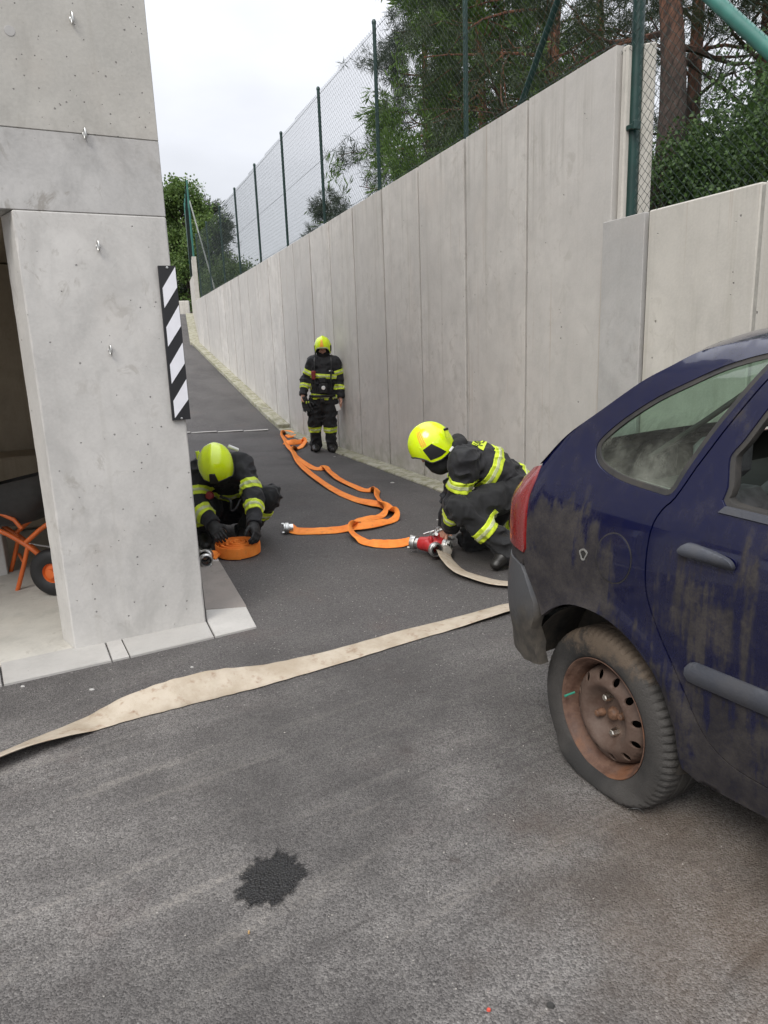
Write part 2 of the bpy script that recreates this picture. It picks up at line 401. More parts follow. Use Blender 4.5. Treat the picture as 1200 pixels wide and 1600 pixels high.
for k in range(7):
    a = A1-d_*(.02+.5*k); b = A1-d_*(.5*(k+1))
    mb = MB(); mb.box((a+b)/2+np.array([0, 0, float(ramp_z(*((a+b)/2)[:2]))+.006]), (b-a)/2, n_*.055, (0, 0, .006), .002)
    if k == 0:
        drain = mb.build('drain_channel', MAT['slab']); drain['kind'] = 'structure'
    else: mb.build('drain_segment', MAT['slab'], drain)

# ================================================================ RETAINING WALL
def wtop(s): return 3.575-.0195*max(s, -2)*(1 if s < 10 else 1)+(.006*(s-10) if s > 10 else 0)
joints = [-1.5, -.35, .77, 1.87, 2.96, 4.05, 5.12, 6.15, 7.17, 8.15, 9.12, 10.12, 11.1, 12.1, 13.1, 14.1, 15.1, 16.1, 17.1, 18.1, 19.1]
TH = .13
wall = empty('retaining_wall', wp(8, 0, 0)); tag(wall, 'long grey precast concrete retaining wall of tall panels beside the ramp', 'wall')
backing = MB()
for i in range(len(joints)-1):
    s0, s1 = joints[i]+.021, joints[i+1]-.021
    jit = float(rng.uniform(-.004, .004))
    f0, f1 = wp(s0, jit), wp(s1, jit); b0, b1 = wp(s0, -TH), wp(s1, -TH)
    c = .004; mb = MB()
    z0 = wtop(joints[i]); z1 = wtop(joints[i+1])
    zb = -.3
    # panel with chamfered front edges
    e = (f1-f0); e /= np.linalg.norm(e); nn = np.array([*WN, 0])
    def loop(z_a, z_b): 
        return [f0+e*c+[0, 0, z_a], f1-e*c+[0, 0, z_b], f1-nn*c+[0, 0, z_b], b1+[0, 0, z_b], b0+[0, 0, z_a], f0-nn*c+[0, 0, z_a]]
    A = loop(zb, zb); B = loop(z0-c, z1-c); Cc = [p-nn*(c if k in (0, 1) else 0)+np.array([0, 0, c]) for k, p in enumerate(B)]
    V = A+B+Cc; F = []
    for r in range(2):
        for k in range(6): F.append([r*6+k, (r+1)*6+k, (r+1)*6+(k+1) % 6, r*6+(k+1) % 6])
    F.append([12+k for k in range(6)][::-1])
    mb.add(V, F); mb.build('wall_panel', MAT['wall'], wall)
    if i: 
        a = wp(joints[i], -.022); 
        backing.prism([wp(joints[i]-.025, -.05), wp(joints[i]+.025, -.05), wp(joints[i]+.025, -.11), wp(joints[i]-.025, -.11)],
                      [wp(joints[i]+a_, b_, wtop(joints[i])-.01) for a_, b_ in ((-.025, -.05), (.025, -.05), (.025, -.11), (-.025, -.11))])
        o = backing.build('joint_seal', MAT['joint'], wall); backing = MB()
# T-shaped near end: web of the last panel and the fin behind the fence post
mb = MB(); c0 = (wp(-1.50)+wp(-1.565))/2-np.array([*WN, 0])*(TH/2+.012); 
mb.box(c0+[0, 0, 1.63], np.array([*WD, 0])*.030*WU, np.array([*WN, 0])*(TH/2-.014), (0, 0, 1.955), .012); mb.build('end_rib', MAT['lowwall'], wall)
mb = MB(); nw3 = np.array([*WN, 0]); c0 = onplane(1010, 200, wp(0, -.20), nw3); c0[2] = 0; tp_ = onplane(1010, 73, wp(0, -.20), nw3)[2]; mb.box(c0+[0, 0, tp_/2], nrm(np.array([.94, -.34, 0]))*.046, nrm(np.array([.34, .94, 0]))*.05, (0, 0, tp_/2), .010); mb.build('end_fin', MAT['lowwall'], wall)

# lower wall to the right, behind the car
low = empty('lower_wall', wp(-3, 0, 0)); tag(low, 'lower pale concrete wall behind the blue car, right of the tall panels', 'wall')
lj = [-1.90, -2.84, -4.0, -5.1, -6.2, -7.3, -8.4]
for i in range(len(lj)-1):
    a, b = wp(lj[i]-.01, .03), wp(lj[i+1]+.01, .03)
    mb = MB(); mb.box((a+b)/2+np.array([*WN, 0])*-.08+[0, 0, 1.06], (b-a)/2, np.array([*WN, 0])*.08, (0, 0, 1.38), .01); mb.build('wall_panel', MAT['lowwall'], low)
    if i:
        a, b = wp(lj[i]-.03, .022), wp(lj[i]+.03, .022); mb = MB(); mb.box((a+b)/2-np.array([*WN, 0])*.05+[0, 0, 1.05], (b-a)/2, np.array([*WN, 0])*.05, (0, 0, 1.37)); mb.build('joint_seal', MAT['jointpale'], low)
mb = MB(); a, b = wp(-1.44, .035), wp(-1.885, .035); mb.box((a+b)/2-np.array([*WN, 0])*.015+[0, 0, 1.06], (b-a)/2, np.array([*WN, 0])*.022, (0, 0, 1.375), .004)
tag(mb.build('repair_patch', MAT['patch'], low), 'darker grey rendered strip')

# kerb stones at the foot of the wall
kerb = empty('kerb', wp(3, .12, 0)); tag(kerb, kind='structure')
s = -7.5
KW = .24
while s < 19.0:
    ln = .98 if s < 7.9 else .5
    a, b = wp(s+.008, 0), wp(s+ln-.008, 0); hgt = (.022 if s < 7.9 else .085)+float(rng.uniform(-.004, .004)); off = float(rng.uniform(-.006, .006))
    nn = np.array([*WN, 0]); za, zb_ = float(ramp_z(*(a[:2]+WN*.15))), float(ramp_z(*(b[:2]+WN*.15)))
    A = [a+nn*.004, b+nn*.004, b+nn*(KW+off), a+nn*(KW+off)]
    zz = [za, zb_, zb_, za]; ch = .012
    T = [p+np.array([0, 0, z_+hgt]) for p, z_ in zip(A, zz)]; T2 = [p.copy() for p in T]
    T2[2] += nn*-ch; T2[3] += nn*-ch
    T1 = [p.copy() for p in T]; T1[2][2] -= ch; T1[3][2] -= ch
    V = [p+np.array([0, 0, z_-.1]) for p, z_ in zip(A, zz)]+T1+T2
    F = [[0, 4, 5, 1][::-1], [1, 5, 6, 2][::-1], [2, 6, 7, 3][::-1], [3, 7, 4, 0][::-1], [6, 10, 11, 7][::-1], [8, 9, 10, 11], [5, 9, 10, 6][::-1], [7, 11, 8, 4][::-1]]
    obj('kerb_stone', V, F, MAT['kerb'], kerb); s += ln

# ---- far end: bend of the wall, taller end panel, low cross wall
BD = nrm([sin(radians(-14.9)), cos(radians(-14.9))]); BN = np.array([-BD[1], BD[0]])
P0 = wp(19.1)[:2]
far = empty('end_wall', (*P0, 2.0)); tag(far, 'tall pale concrete panel at the far top bend of the ramp', 'wall')
def fp(t, off=0, z=0): q = P0+BD*t+BN*off; return np.array([q[0], q[1], z])
for t0, t1, z0, z1 in ((0, 1.15, 4.62, 4.62), (1.17, 3.3, 4.15, 4.3), (3.32, 5.6, 4.3, 4.45), (5.62, 8, 4.45, 4.6)):
    mb = MB(); mb.prism([fp(t0, 0), fp(t1, 0), fp(t1, -.14), fp(t0, -.14)][::1], [fp(t0, 0, z0), fp(t1, 0, z1), fp(t1, -.14, z1), fp(t0, -.14, z0)]); mb.build('wall_panel', MAT['lowwall'], far)
s = 0
for k in range(10):
    a, b = fp(.8*k+.01, 0), fp(.8*k+.79, 0); z_ = float(ramp_z(*(a[:2]+BN*.2))); z2 = float(ramp_z(*(b[:2]+BN*.2))); nn = np.array([*BN, 0])
    mb = MB(); mb.prism([a+[0, 0, z_-.1]+nn*.004, b+[0, 0, z2-.1]+nn*.004, b+[0, 0, z2-.1]+nn*.3, a+[0, 0, z_-.1]+nn*.3], [a+[0, 0, z_+.08]+nn*.004, b+[0, 0, z2+.08]+nn*.004, b+[0, 0, z2+.08]+nn*.3, a+[0, 0, z_+.08]+nn*.3])
    mb.build('kerb_stone', MAT['kerb'], kerb)
mb = MB(); q = at(297, 495, 34.0); zt_ = at(290, 470, 34.0)[2]; mb.box((q[0]-2.5, q[1]-.2, zt_-1.0), (2.5, .25, 0), (-.01, .1, 0), (0, 0, 1.0), .02)
tag(mb.build('cross_wall', MAT['lowwall']), 'low pale concrete wall crossing the head of the ramp', 'wall')

# ================================================================ HILL behind the wall
def bank_z(X, Y):
    s = (X-J3[0])*WD[0]+(Y-J3[1])*WD[1]; t = -((X-J3[0])*WN[0]+(Y-J3[1])*WN[1])
    return 2.1+0*s+.10*np.sin(X*1.7)*np.cos(Y*1.3)-.6*np.clip(.35-t, 0, 1)
ss = np.concatenate([np.linspace(-12, 26, 90)]); tt = np.concatenate([np.linspace(.16, 12, 30), np.linspace(14, 120, 14)])
Sg, Tg = np.meshgrid(ss, tt); X = J3[0]+WD[0]*Sg-WN[0]*Tg; Y = J3[1]+WD[1]*Sg-WN[1]*Tg
V = np.stack([X, Y, bank_z(X, Y)], -1).reshape(-1, 3); nx = len(ss); I, Jg = np.meshgrid(np.arange(nx-1), np.arange(len(tt)-1)); a = (Jg*nx+I).ravel()
m = M('forest floor', .95); n1 = m.noise(m.pos(), 3, 6, .7); m.col(m.mix(m.ramp(n1, .35, .65), (.05, .038, .022), (.045, .065, .02))); m.bump(n1, .1)
obj('hill', V, [np.stack([a, a+nx, a+nx+1, a+1], -1)], m.m, None, 60, 'structure')

# ================================================================ FENCE on the wall
def prisms(A, B, r, n=3):
    """separate little prisms between point arrays A and B"""
    A, B = np.asarray(A), np.asarray(B); T = B-A; T = T/np.linalg.norm(T, axis=1, keepdims=True)
    h = np.where(np.abs(T[:, 2:3]) < .9, np.array([[0, 0, 1.]]), np.array([[1., 0, 0]]))
    u = np.cross(T, h); u /= np.linalg.norm(u, axis=1, keepdims=True); v = np.cross(T, u)
    V = np.empty((len(A), 2*n, 3))
    for k in range(n):
        o = r*(cos(2*pi*k/n)*u+sin(2*pi*k/n)*v); V[:, k] = A+o; V[:, n+k] = B+o
    b = (np.arange(len(A))*2*n)[:, None]
    F = np.concatenate([b+np.array([[k, (k+1) % n, n+(k+1) % n, n+k]]) for k in range(n)])
    return V.reshape(-1, 3), [F]
FO = -.075                                             # fence line: middle of the wall head
def fence_pt(s, z): return wp(s, FO, z)
def fbase(s): return wtop(s)-.01 if s > -1.55 else 2.435
def ftop(s): return np.interp(s, [-6, -1.7, 3.2, 20], [5.55, 5.50, 5.45, 5.12])
fence = empty('wire_fence', fence_pt(3, 3.5)); tag(fence, 'tall green chain link fence standing on top of the retaining wall', 'fence')
posts = [(-1.66, .042), (.87, .024), (3.19, .024), (5.5, .024), (7.75, .024), (9.95, .024), (12.1, .024), (14.15, .024), (16.3, .024), (18.3, .024)]
for s, r in posts:
    mb = MB(); off = .03 if s < 0 else 0
    if s < 0: qq = onplane(991, 200, wp(0, FO-off), np.array([*WN, 0])); s = float((qq[:2]-J3)@WD/WU+3)
    b = wp(s, FO-off, fbase(s) if s > -1 else 2.44); t = wp(s, FO-off, float(ftop(s)))
    mb.tube([b, t], r, 14); mb.lathe([(r+.004, 0), (r+.005, .025), (r*.7, .045), (.002, .05)], t, (0, 0, 1), 14)
    po = mb.build('post', MAT['post'], fence, 40)
    if s < 0:
        k = MB(); q = wp(s-.02, FO+.02, 3.05); k.box(q, np.array([*WD, 0])*-.05, np.array([*WN, 0])*.018, (0, 0, .018), .006); k.box(q-np.array([*WD, 0])*.06, np.array([*WD, 0])*.012, np.array([*WN, 0])*.03, (0, 0, .03), .004); k.build('clamp', MAT['post'], po)
for k, (sa, za, sb, zb_) in enumerate(((-.08, 3.56, -1.62, 5.40), (-1.72, 4.0, -3.6, 2.2))):
    mb = MB(); 
    if k == 0: mb.tube([wp(sa, FO, za), wp(sb, FO-.03, zb_)], .026, 12)
    else: mb.tube([wp(-1.30, FO+.02, 4.54), wp(-3.55, FO+.02, 2.36)], .042, 14)
    mb.build('brace', MAT['post'] if k == 0 else MAT['brace'], fence, 40)
# corrugated sleeve at the foot of the corner post
def mesh_bay(s0, s1, cell, r, zlo, zhi, sub=1):
    """two families of diagonal wires, each woven (zigzagging in depth)"""
    A = []; B = []; Lx = (s1-s0)*WU; n = int(Lx/cell)
    hz = cell*1.0
    for fam in (1, -1):
        kmin = -int((6)/hz)-2
        for k in range(kmin-n, 2*n+60):
            # x = k*cell + fam*(z/hz)*cell
            zs = np.arange(0, 3.6, hz/2)
            xs_ = k*cell+fam*zs/hz*cell
            for q in range(len(zs)-1):
                x0, x1 = xs_[q], xs_[q+1]
                if min(x0, x1) < 0 or max(x0, x1) > Lx: continue
                sa, sb = s0+x0/WU, s0+x1/WU
                za, zb2 = zlo(0)+zs[q], zlo(0)+zs[q+1]
                if za < zlo(sa) or zb2 > zhi(sb) or zb2 < zlo(sb): continue
                dd = .004*fam
                A.append(wp(sa, FO+.032+(dd if q % 2 else -dd), za)); B.append(wp(sb, FO+.032+(-dd if q % 2 else dd), zb2))
    return prisms(A, B, r, 3)
bays = [-1.66]+[p[0] for p in posts[1:]]
for i in range(len(bays)-1):
    s0, s1 = bays[i], bays[i+1]
    base0 = min(fbase(s0+.2), fbase(s1))-.02
    V, F = mesh_bay(s0, s1, .066, .00165, lambda q, b=base0: b, lambda q: float(ftop(q))-.04)
    obj('wire_mesh', V, F, MAT['wire'], fence)
V, F = mesh_bay(-6.0, -1.66, .066, .0019, lambda q: 2.43, lambda q: 5.4); obj('wire_mesh', V, F, MAT['wire'], fence)
tw = []
for fz in (.03, .5, .97):
    A = []; B = []
    for i in range(len(bays)-1):
        for s0, s1 in ((bays[i], bays[i+1]),):
            za = fbase(s0+.15)+(ftop(s0)-fbase(s0+.15)-.05)*fz; zb2 = fbase(s1)+(ftop(s1)-fbase(s1)-.05)*fz
            A.append(wp(s0, FO+.03, float(za))); B.append(wp(s1, FO+.03, float(zb2)))
    V, F = prisms(A, B, .0026, 5); obj('tension_wire', V, F, MAT['wire'], fence)
# fence returning past the bend, seen nearly end-on
fe = empty('return_fence', fp(1, -.07, 4.3)); tag(fe, 'short green fence return at the far bend, posts bunched end-on', 'fence')
for t in (.1, 1.2, 2.6, 4.2, 6.0, 7.8):
    z0 = 4.6 if t < 1.15 else 4.2
    mb = MB(); mb.tube([fp(t, -.07, z0-.02), fp(t, -.07, 6.9+.1*t)], .03, 10); mb.build('post', MAT['brace'], fe, 40)
A = []; B = []
for k in np.arange(0, 8, .07):
    for fam in (1, -1):
        z0 = 4.3
        for q in range(0, 3):
            a = np.clip(k+fam*q*.9, 0, 8); b = np.clip(k+fam*(q+1)*.9, 0, 8)
            if abs(b-a) < .85: continue
            A.append(fp(a, -.04, z0+.9*q)); B.append(fp(b, -.04, z0+.9*(q+1)))
V, F = prisms(A, B, .0018); obj('wire_mesh', V, F, MAT['wire'], fe)
mb = MB(); mb.tube([fp(.1, -.1, 6.3), wp(17.7, -.4, 3.5)], .025, 8); mb.build('brace', simple('weathered grey tube', (.20, .215, .20), .6), fe, 40)

# ================================================================ BUILDING on the left
PA, PB = gnd(118, 1018), gnd(322, 975)
DV = nrm(PB-PA); DN = np.array([DV[1], -DV[0], 0])       # along the facade, out of the facade
DB = np.array([sin(radians(-21)), cos(radians(-21)), 0])   # depth direction
PW = np.linalg.norm(PB-PA)
bld = empty('concrete_building', PA); tag(bld, 'raw concrete building with open garage bay and pillar at the left edge', 'building')
def bp(u, v=0, z=0): return PA+DV*u+DB*v+np.array([0, 0, z])
def block(name, u0, u1, v0, v1, z0, z1, mat, ch=.012, parent=bld):
    mb = MB(); c = (bp(u0, v0)+bp(u1, v1))/2
    # chamfered box sheared to the building's plan
    P = lambda u, v, z: bp(u, v, z)
    loops = []
    for z, ins in ((z0, ch), (z0+ch, 0), (z1-ch, 0), (z1, ch)):
        a0, a1, b0, b1 = u0+ins, u1-ins, v0+ins, v1-ins
        e = ch
        loops.append([P(a0+e, b0, z), P(a1-e, b0, z), P(a1, b0+e, z), P(a1, b1-e, z), P(a1-e, b1, z), P(a0+e, b1, z), P(a0, b1-e, z), P(a0, b0+e, z)])
    V = [p for l in loops for p in l]; F = [list(range(8))[::-1], [24+k for k in range(8)]]
    for r in range(3):
        for k in range(8): F.append([r*8+k, r*8+(k+1) % 8, (r+1)*8+(k+1) % 8, (r+1)*8+k])
    mb.add(V, F); return mb.build(name, mat, parent)
def poly_block(name, P, z0, z1, mat, ch, parent):
    P = [np.asarray(p)[:2] for p in P]; n = len(P); ar = sum(P[i][0]*P[(i+1) % n][1]-P[(i+1) % n][0]*P[i][1] for i in range(n))
    if ar < 0: P = P[::-1]
    rings = []
    zs = list(np.arange(z0, z1-ch, .03))+[z1-ch, z1]; V = []; r_ = np.random.default_rng(3); j = r_.uniform(.4, 1.6, (len(zs), n)); m_ = 2*n
    for k in range(len(zs)): 
        if r_.random() < .16: j[k, r_.integers(n)] = r_.uniform(2, 3.6)
    j = .25*np.roll(j, 1, 0)+.5*j+.25*np.roll(j, -1, 0)
    for q, z in enumerate(zs):                      # worn arris: the corner cut varies up the edge
        cut = []
        for i in range(n):
            a, b, c_ = P[i-1], P[i], P[(i+1) % n]; h_ = ch*j[q, i]; cut += [b+nrm(a-b)*h_, b+nrm(c_-b)*h_]
        cen = sum(cut)/len(cut); s_ = ch if q == len(zs)-1 else 0
        V += [(*(p+(cen-p)/np.linalg.norm(cen-p)*s_), z) for p in cut]
    R_ = len(zs)-1
    F = [[r*m_+k, r*m_+(k+1) % m_, (r+1)*m_+(k+1) % m_, (r+1)*m_+k] for r in range(R_) for k in range(m_)]+[[R_*m_+k for k in range(m_)], list(range(m_))[::-1]]
    mb = MB(); mb.add(V, F); return mb.build(name, mat, parent)
JB = gnd(99, 1002)                                   # back edge of the splayed jamb
poly_block('pillar', [PA, PB, PB+DB*.21, JB], -.1, 2.307, MAT['pillar'], .006, bld)
block('beam', -9, PW, .002, .25, 2.310, 2.677, MAT['beam'], .003)
block('upper_wall', -9, PW, 0, .25, 2.678, 6.5, MAT['upper'], .003)
block('side_wall', PW-.24, PW-.01, .26, 7, 0, 6.4, MAT['pillar'], .01)
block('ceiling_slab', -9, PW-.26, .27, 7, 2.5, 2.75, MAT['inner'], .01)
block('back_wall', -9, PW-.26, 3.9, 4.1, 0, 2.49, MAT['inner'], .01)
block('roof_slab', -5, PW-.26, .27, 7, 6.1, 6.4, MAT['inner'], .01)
block('pillar', -3.6, -2.9, 0, .21, -.1, 2.306, MAT['pillar'], .010)
q0 = gnd(13, 900); ip = [q0, q0+DB*.22, q0+DB*.22-DV*.5, q0-DV*.5]; poly_block('inner_pillar', ip, 0, float(at(4, 655, q0[1])[2]), MAT['pillar'], .006, bld)
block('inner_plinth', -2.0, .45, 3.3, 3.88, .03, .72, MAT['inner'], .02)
# round form-tie plug and the stainless eye bolts
def onface(px, py): return onplane(px, py, PA, DN)
for px, py in ((112, 30), (132, 210), (153, 385), (172, 547)):
    q = onface(px, py); mb = MB(); ring = []
    dz = np.array([0, 0, 1.]); c = q+DN*.016
    dirw = nrm(DN*.9+DV*.15)
    for k in range(16):
        an = 2*pi*k/16; ring.append(c+dirw*cos(an)*.012+dz*sin(an)*.026)
    mb.tube(ring, .0048, 8, closed=True); mb.lathe([(.011, .0), (.011, .004), (.006, .006), (.006, .008)], q, DN, 12, cap=True)
    mb.build('eye_bolt', MAT['steel'], bld, 50)
q = onface(15, 48); mb = MB(); mb.lathe([(.001, .001), (.022, .001), (.024, -.002)], q+DN*.001, DN, 24); mb.build('tie_plug', MAT['beam'], bld, 40)

# striped warning board on the pillar's right edge
bw = empty('warning_board', onface(272, 540)); tag(bw, 'black and white diagonal striped warning board on the pillar edge', 'sign')
u0, u1, z0, z1 = .655, .775, 1.235, 2.055
# board outline from its corners in the picture
c4 = [onplane(*p, PA+DN*.02, DN) for p in ((247, 415), (274, 415), (298, 655), (270, 657))]
tl, tr_, br, bl = c4
def bq(a, b, off=0): return tl*(1-a)*(1-b)+tr_*a*(1-b)+br*a*b+bl*(1-a)*b+DN*off
mb = MB(); mb.prism([bq(0, 0, -.018), bq(0, 1, -.018), bq(1, 1, -.018), bq(1, 0, -.018)], [bq(0, 0), bq(0, 1), bq(1, 1), bq(1, 0)]); mb.build('board', MAT['signblack'], bw)
for k in range(4):
    yb = [.045, .292, .535, .775][k]; s_ = .115; hgt = .135
    mb = MB(); P = [(.13, yb+s_-.02), (.97, yb-.045), (.97, yb+hgt-.045), (.13, yb+hgt+s_-.03)]
    P = [(a, min(max(b, .008), .985)) for a, b in P]
    mb.prism([bq(a, b, .0005) for a, b in P][::-1], [bq(a, b, .0025) for a, b in P][::-1]); mb.build('white_stripe', MAT['signwhite'], bw)
for a, b in ((.5, .012), (.5, .99)):
    mb = MB(); mb.lathe([(.007, 0), (.006, .003), (.001, .004)], bq(a, b), DN, 10); mb.build('screw', MAT['steel'], bw, 50)

# paving slabs round the pillar and the garage floor
pav = empty('paving', gnd(200, 1020)); tag(pav, kind='structure')
def slab(corners, z=.016, g=.004, mat=None):
    P = [gnd(*c)[:2] for c in corners]; c = sum(P)/len(P)
    Q = [p+(c-p)/np.linalg.norm(c-p)*g*1.4 for p in P]; Q2 = [p+(c-p)/np.linalg.norm(c-p)*(g*1.4+.006) for p in P]
    a = sum(Q[i][0]*Q[(i+1) % len(Q)][1]-Q[(i+1) % len(Q)][0]*Q[i][1] for i in range(len(Q)))
    if a < 0: Q, Q2 = Q[::-1], Q2[::-1]
    n = len(Q); V = [(*p, -.05) for p in Q]+[(*p, z-.005) for p in Q]+[(*p, z) for p in Q2]
    F = [[i, (i+1) % n, n+(i+1) % n, n+i] for i in range(n)]+[[n+i, n+(i+1) % n, 2*n+(i+1) % n, 2*n+i] for i in range(n)]+[[2*n+i for i in range(n)]]
    return obj('paving_slab', V, F, mat or MAT['slab'], pav)
slab([(-190, 1116), (5, 1073), (0, 1040), (-190, 1080)]); slab([(5, 1073), (176, 1035), (165, 1005), (0, 1040)])
slab([(176, 1035), (203, 1029), (189, 1000), (165, 1005)]); slab([(203, 1029), (336, 998), (322, 971), (189, 1000)])
slab([(336, 998), (402, 982), (386, 951), (321, 956), (322, 971)]); slab([(386, 951), (343, 879), (312, 880), (321, 956)], mat=MAT['slabdirty'])
slab([(343, 879), (318, 840), (305, 840), (312, 880)])
fl = [bp(-9, .0), bp(PW-.25, .0), bp(PW-.25, 3.9), bp(-9, 3.9)]
mb = MB(); mb.prism([p+[0, 0, -.05] for p in fl], [p+[0, 0, .012] for p in fl]); tag(mb.build('garage_floor', MAT['gfloor']), kind='structure')

# ================================================================ CAR (x forward, y outwards on the near side, z up)
CA = radians(58); CF = np.array([cos(CA), -sin(CA), 0]); CN = np.array([-sin(CA), -cos(CA), 0])
CO = gnd(985, 1262)+CF*-.155+CN*.03; CO[2] = 0
CARW = 1.72
def cw(x, y, z): return CO+CF*x+CN*y+np.array([0, 0, z])
_zt = np.array([.1, .2, .3, .45, .6, .75, .88, .97, 1.03, 1.09, 1.15, 1.25, 1.35, 1.45, 1.55, 1.65])
_yt = np.array([-.06, -.03, -.008, .012, .02, .024, .022, .012, .000, -.028, -.062, -.118, -.172, -.232, -.315, -.44])
_zd = np.linspace(.05, 1.7, 331); _yd = np.interp(_zd, _zt, _yt); _k = np.exp(-np.linspace(-2, 2, 17)**2); _k /= _k.sum()
_ys = np.convolve(np.pad(_yd, 8, 'edge'), _k, 'valid')
def side_y(z): return np.interp(z, _zd, _ys)
_xz = ([.0, 1.0, 1.08, 1.15, 1.26, 1.35, 1.45, 1.50, 1.55, 1.7], [-.28, -.28, -.275, -.285, -.245, -.155, -.035, .045, .14, .5], [.30, .30, .24, .12, .045, .04, .04, .04, .04, .04])
def S(u, z, off=0.0):
    """side surface of the car: u along the side, wrapping round the rear corner; returns car x,y,z"""
    b = side_y(z); x0 = np.interp(z, _xz[0], _xz[1]); R = np.interp(z, _xz[0], _xz[2])
    # flared wheel arch lip
    d = math.hypot(u-.02, z-.36); b = b+.016*max(0, 1-abs(d-.345)/.075)**2 if d > .3 else b+.016
    dF = math.hypot(u-2.76, z-.36); b = b+.016*max(0, 1-abs(dF-.345)/.075)**2 if dF > .3 else b+.016
    # nose rounding in plan
    if u > 2.9: b -= .9*(u-2.9)**2
    if u >= x0: return (u, b+off, z)
    th = (x0-u)/R; tm = radians(76)
    if th <= tm: return (x0-(R+off)*sin(th), b-R+(R+off)*cos(th), z)
    e = (th-tm)*R
    return (x0-(R+off)*sin(tm)-e*cos(tm)*.9, b-R+(R+off)*cos(tm)-e*sin(tm), z)
def inside(pts, poly):
    x, y = pts[:, 0], pts[:, 1]; r = np.zeros(len(pts), bool); n = len(poly)
    for i in range(n):
        x1, y1 = poly[i]; x2, y2 = poly[(i+1) % n]
        c = ((y1 > y) != (y2 > y)) & (x < (x2-x1)*(y-y1)/((y2-y1)+1e-12)+x1); r ^= c
    return r
def dense(poly, step):
    out = []
    for i in range(len(poly)):
        a, b = np.array(poly[i], float), np.array(poly[(i+1) % len(poly)], float)
        n = max(1, int(math.ceil(np.linalg.norm(b-a)/step)))
        for k in range(n): out.append(tuple(a+(b-a)*k/n))
    return out
def smooth_loop(poly, n=5): return [tuple(p) for p in catmull_closed(poly, n)]
def catmull_closed(P, n):
    P = [np.asarray(p, float) for p in P]; m = len(P); out = []
    for i in range(m):
        a, b, c, d = P[i-1], P[i], P[(i+1) % m], P[(i+2) % m]
        for k in range(n):
            t = k/n; out.append(.5*((2*b)+(c-a)*t+(2*a-5*b+4*c-d)*t*t+(3*b-a-3*c+d)*t**3))
    return out
def inset(loop, d):
    L_ = [np.array(p) for p in loop]; n = len(L_); ar = sum(L_[i][0]*L_[(i+1) % n][1]-L_[(i+1) % n][0]*L_[i][1] for i in range(n)); sg = 1 if ar > 0 else -1
    out = []
    for i in range(n):
        t = L_[(i+1) % n]-L_[i-1]; t = t/(np.linalg.norm(t)+1e-9); out.append(tuple(L_[i]+sg*d*np.array([-t[1], t[0]])))
    return out
def panel(outer, holes, fmap, step, bev=.004, depth=.016, gap=0.0):
    """sheet metal panel: filled outline with holes, mapped to 3-D, rolled edge and inner flange. fmap(u,v,off)"""
    loops = [dense(outer, step)]+[dense(h, step) for h in holes]
    if gap: loops[0] = inset(loops[0], gap)
    pts = []; edges = []
    for l in loops:
        b = len(pts); pts += l; edges += [(b+i, b+(i+1) % len(l)) for i in range(len(l))]
    nb = len(pts)
    lo = np.min(pts, axis=0); hi = np.max(pts, axis=0)
    gx, gy = np.meshgrid(np.arange(lo[0]+step/2, hi[0], step), np.arange(lo[1]+step/2, hi[1], step)); g = np.stack([gx.ravel(), gy.ravel()], 1)
    ok = inside(g, loops[0])
    for h in loops[1:]: ok &= ~inside(g, h)
    g = g[ok]; bp_ = np.array(pts)
    if len(g):
        dm = np.min(np.linalg.norm(g[:, None, :]-bp_[None, :, :], axis=2), axis=1); g = g[dm > step*.45]
    allp = [Vector(p) for p in pts]+[Vector(p) for p in g]
    r = delaunay_2d_cdt(allp, edges, [], 0, 1e-6)
    vs = np.array([[v[0], v[1]] for v in r[0]]); tr = np.array([f for f in r[2] if len(f) == 3]); c = vs[tr].mean(axis=1)
    ok = inside(c, loops[0])
    for h in loops[1:]: ok &= ~inside(c, h)
    tr = tr[ok]
    V = [fmap(u, v, 0.0) for u, v in vs]; F = [list(t) for t in tr]
    # orientation
    for li, l in enumerate(loops):
        ins = inset(l, -bev*.35 if li == 0 else bev*.35)
        n = len(l); b = len(V)
        V += [fmap(u, v, 0.0) for u, v in l]+[fmap(u, v, -bev) for u, v in ins]+[fmap(u, v, -depth) for u, v in ins]
        for r_ in range(2):
            for i in range(n): F.append([b+r_*n+i, b+r_*n+(i+1) % n, b+(r_+1)*n+(i+1) % n, b+(r_+1)*n+i])
    return V, F
def place(V, side):
    """car coordinates to the world; side=1 near side, -1 far side"""
    V = np.array(V, float); y = V[:, 1] if side > 0 else -CARW-V[:, 1]
    return CO+V[:, :1]*CF+y[:, None]*CN+V[:, 2:3]*np.array([[0, 0, 1.]])
def part(name, VF, mat, side=1, parent=None, smooth=40):
    V, F = VF
    me = raw_mesh(name, place(V, side), F)
    bm = bmesh.new(); bm.from_mesh(me); bmesh.ops.remove_doubles(bm, verts=bm.verts, dist=1e-5); bmesh.ops.recalc_face_normals(bm, faces=bm.faces)
    # make the biggest faces look outwards
    s_ = sum((f.normal.dot(Vector(CN))*side)*f.calc_area() for f in bm.faces)
    if s_ < 0: bmesh.ops.reverse_faces(bm, faces=bm.faces)
    bm.to_mesh(me); bm.free()
    return link(name, me, mat, car if parent is None else parent, smooth)

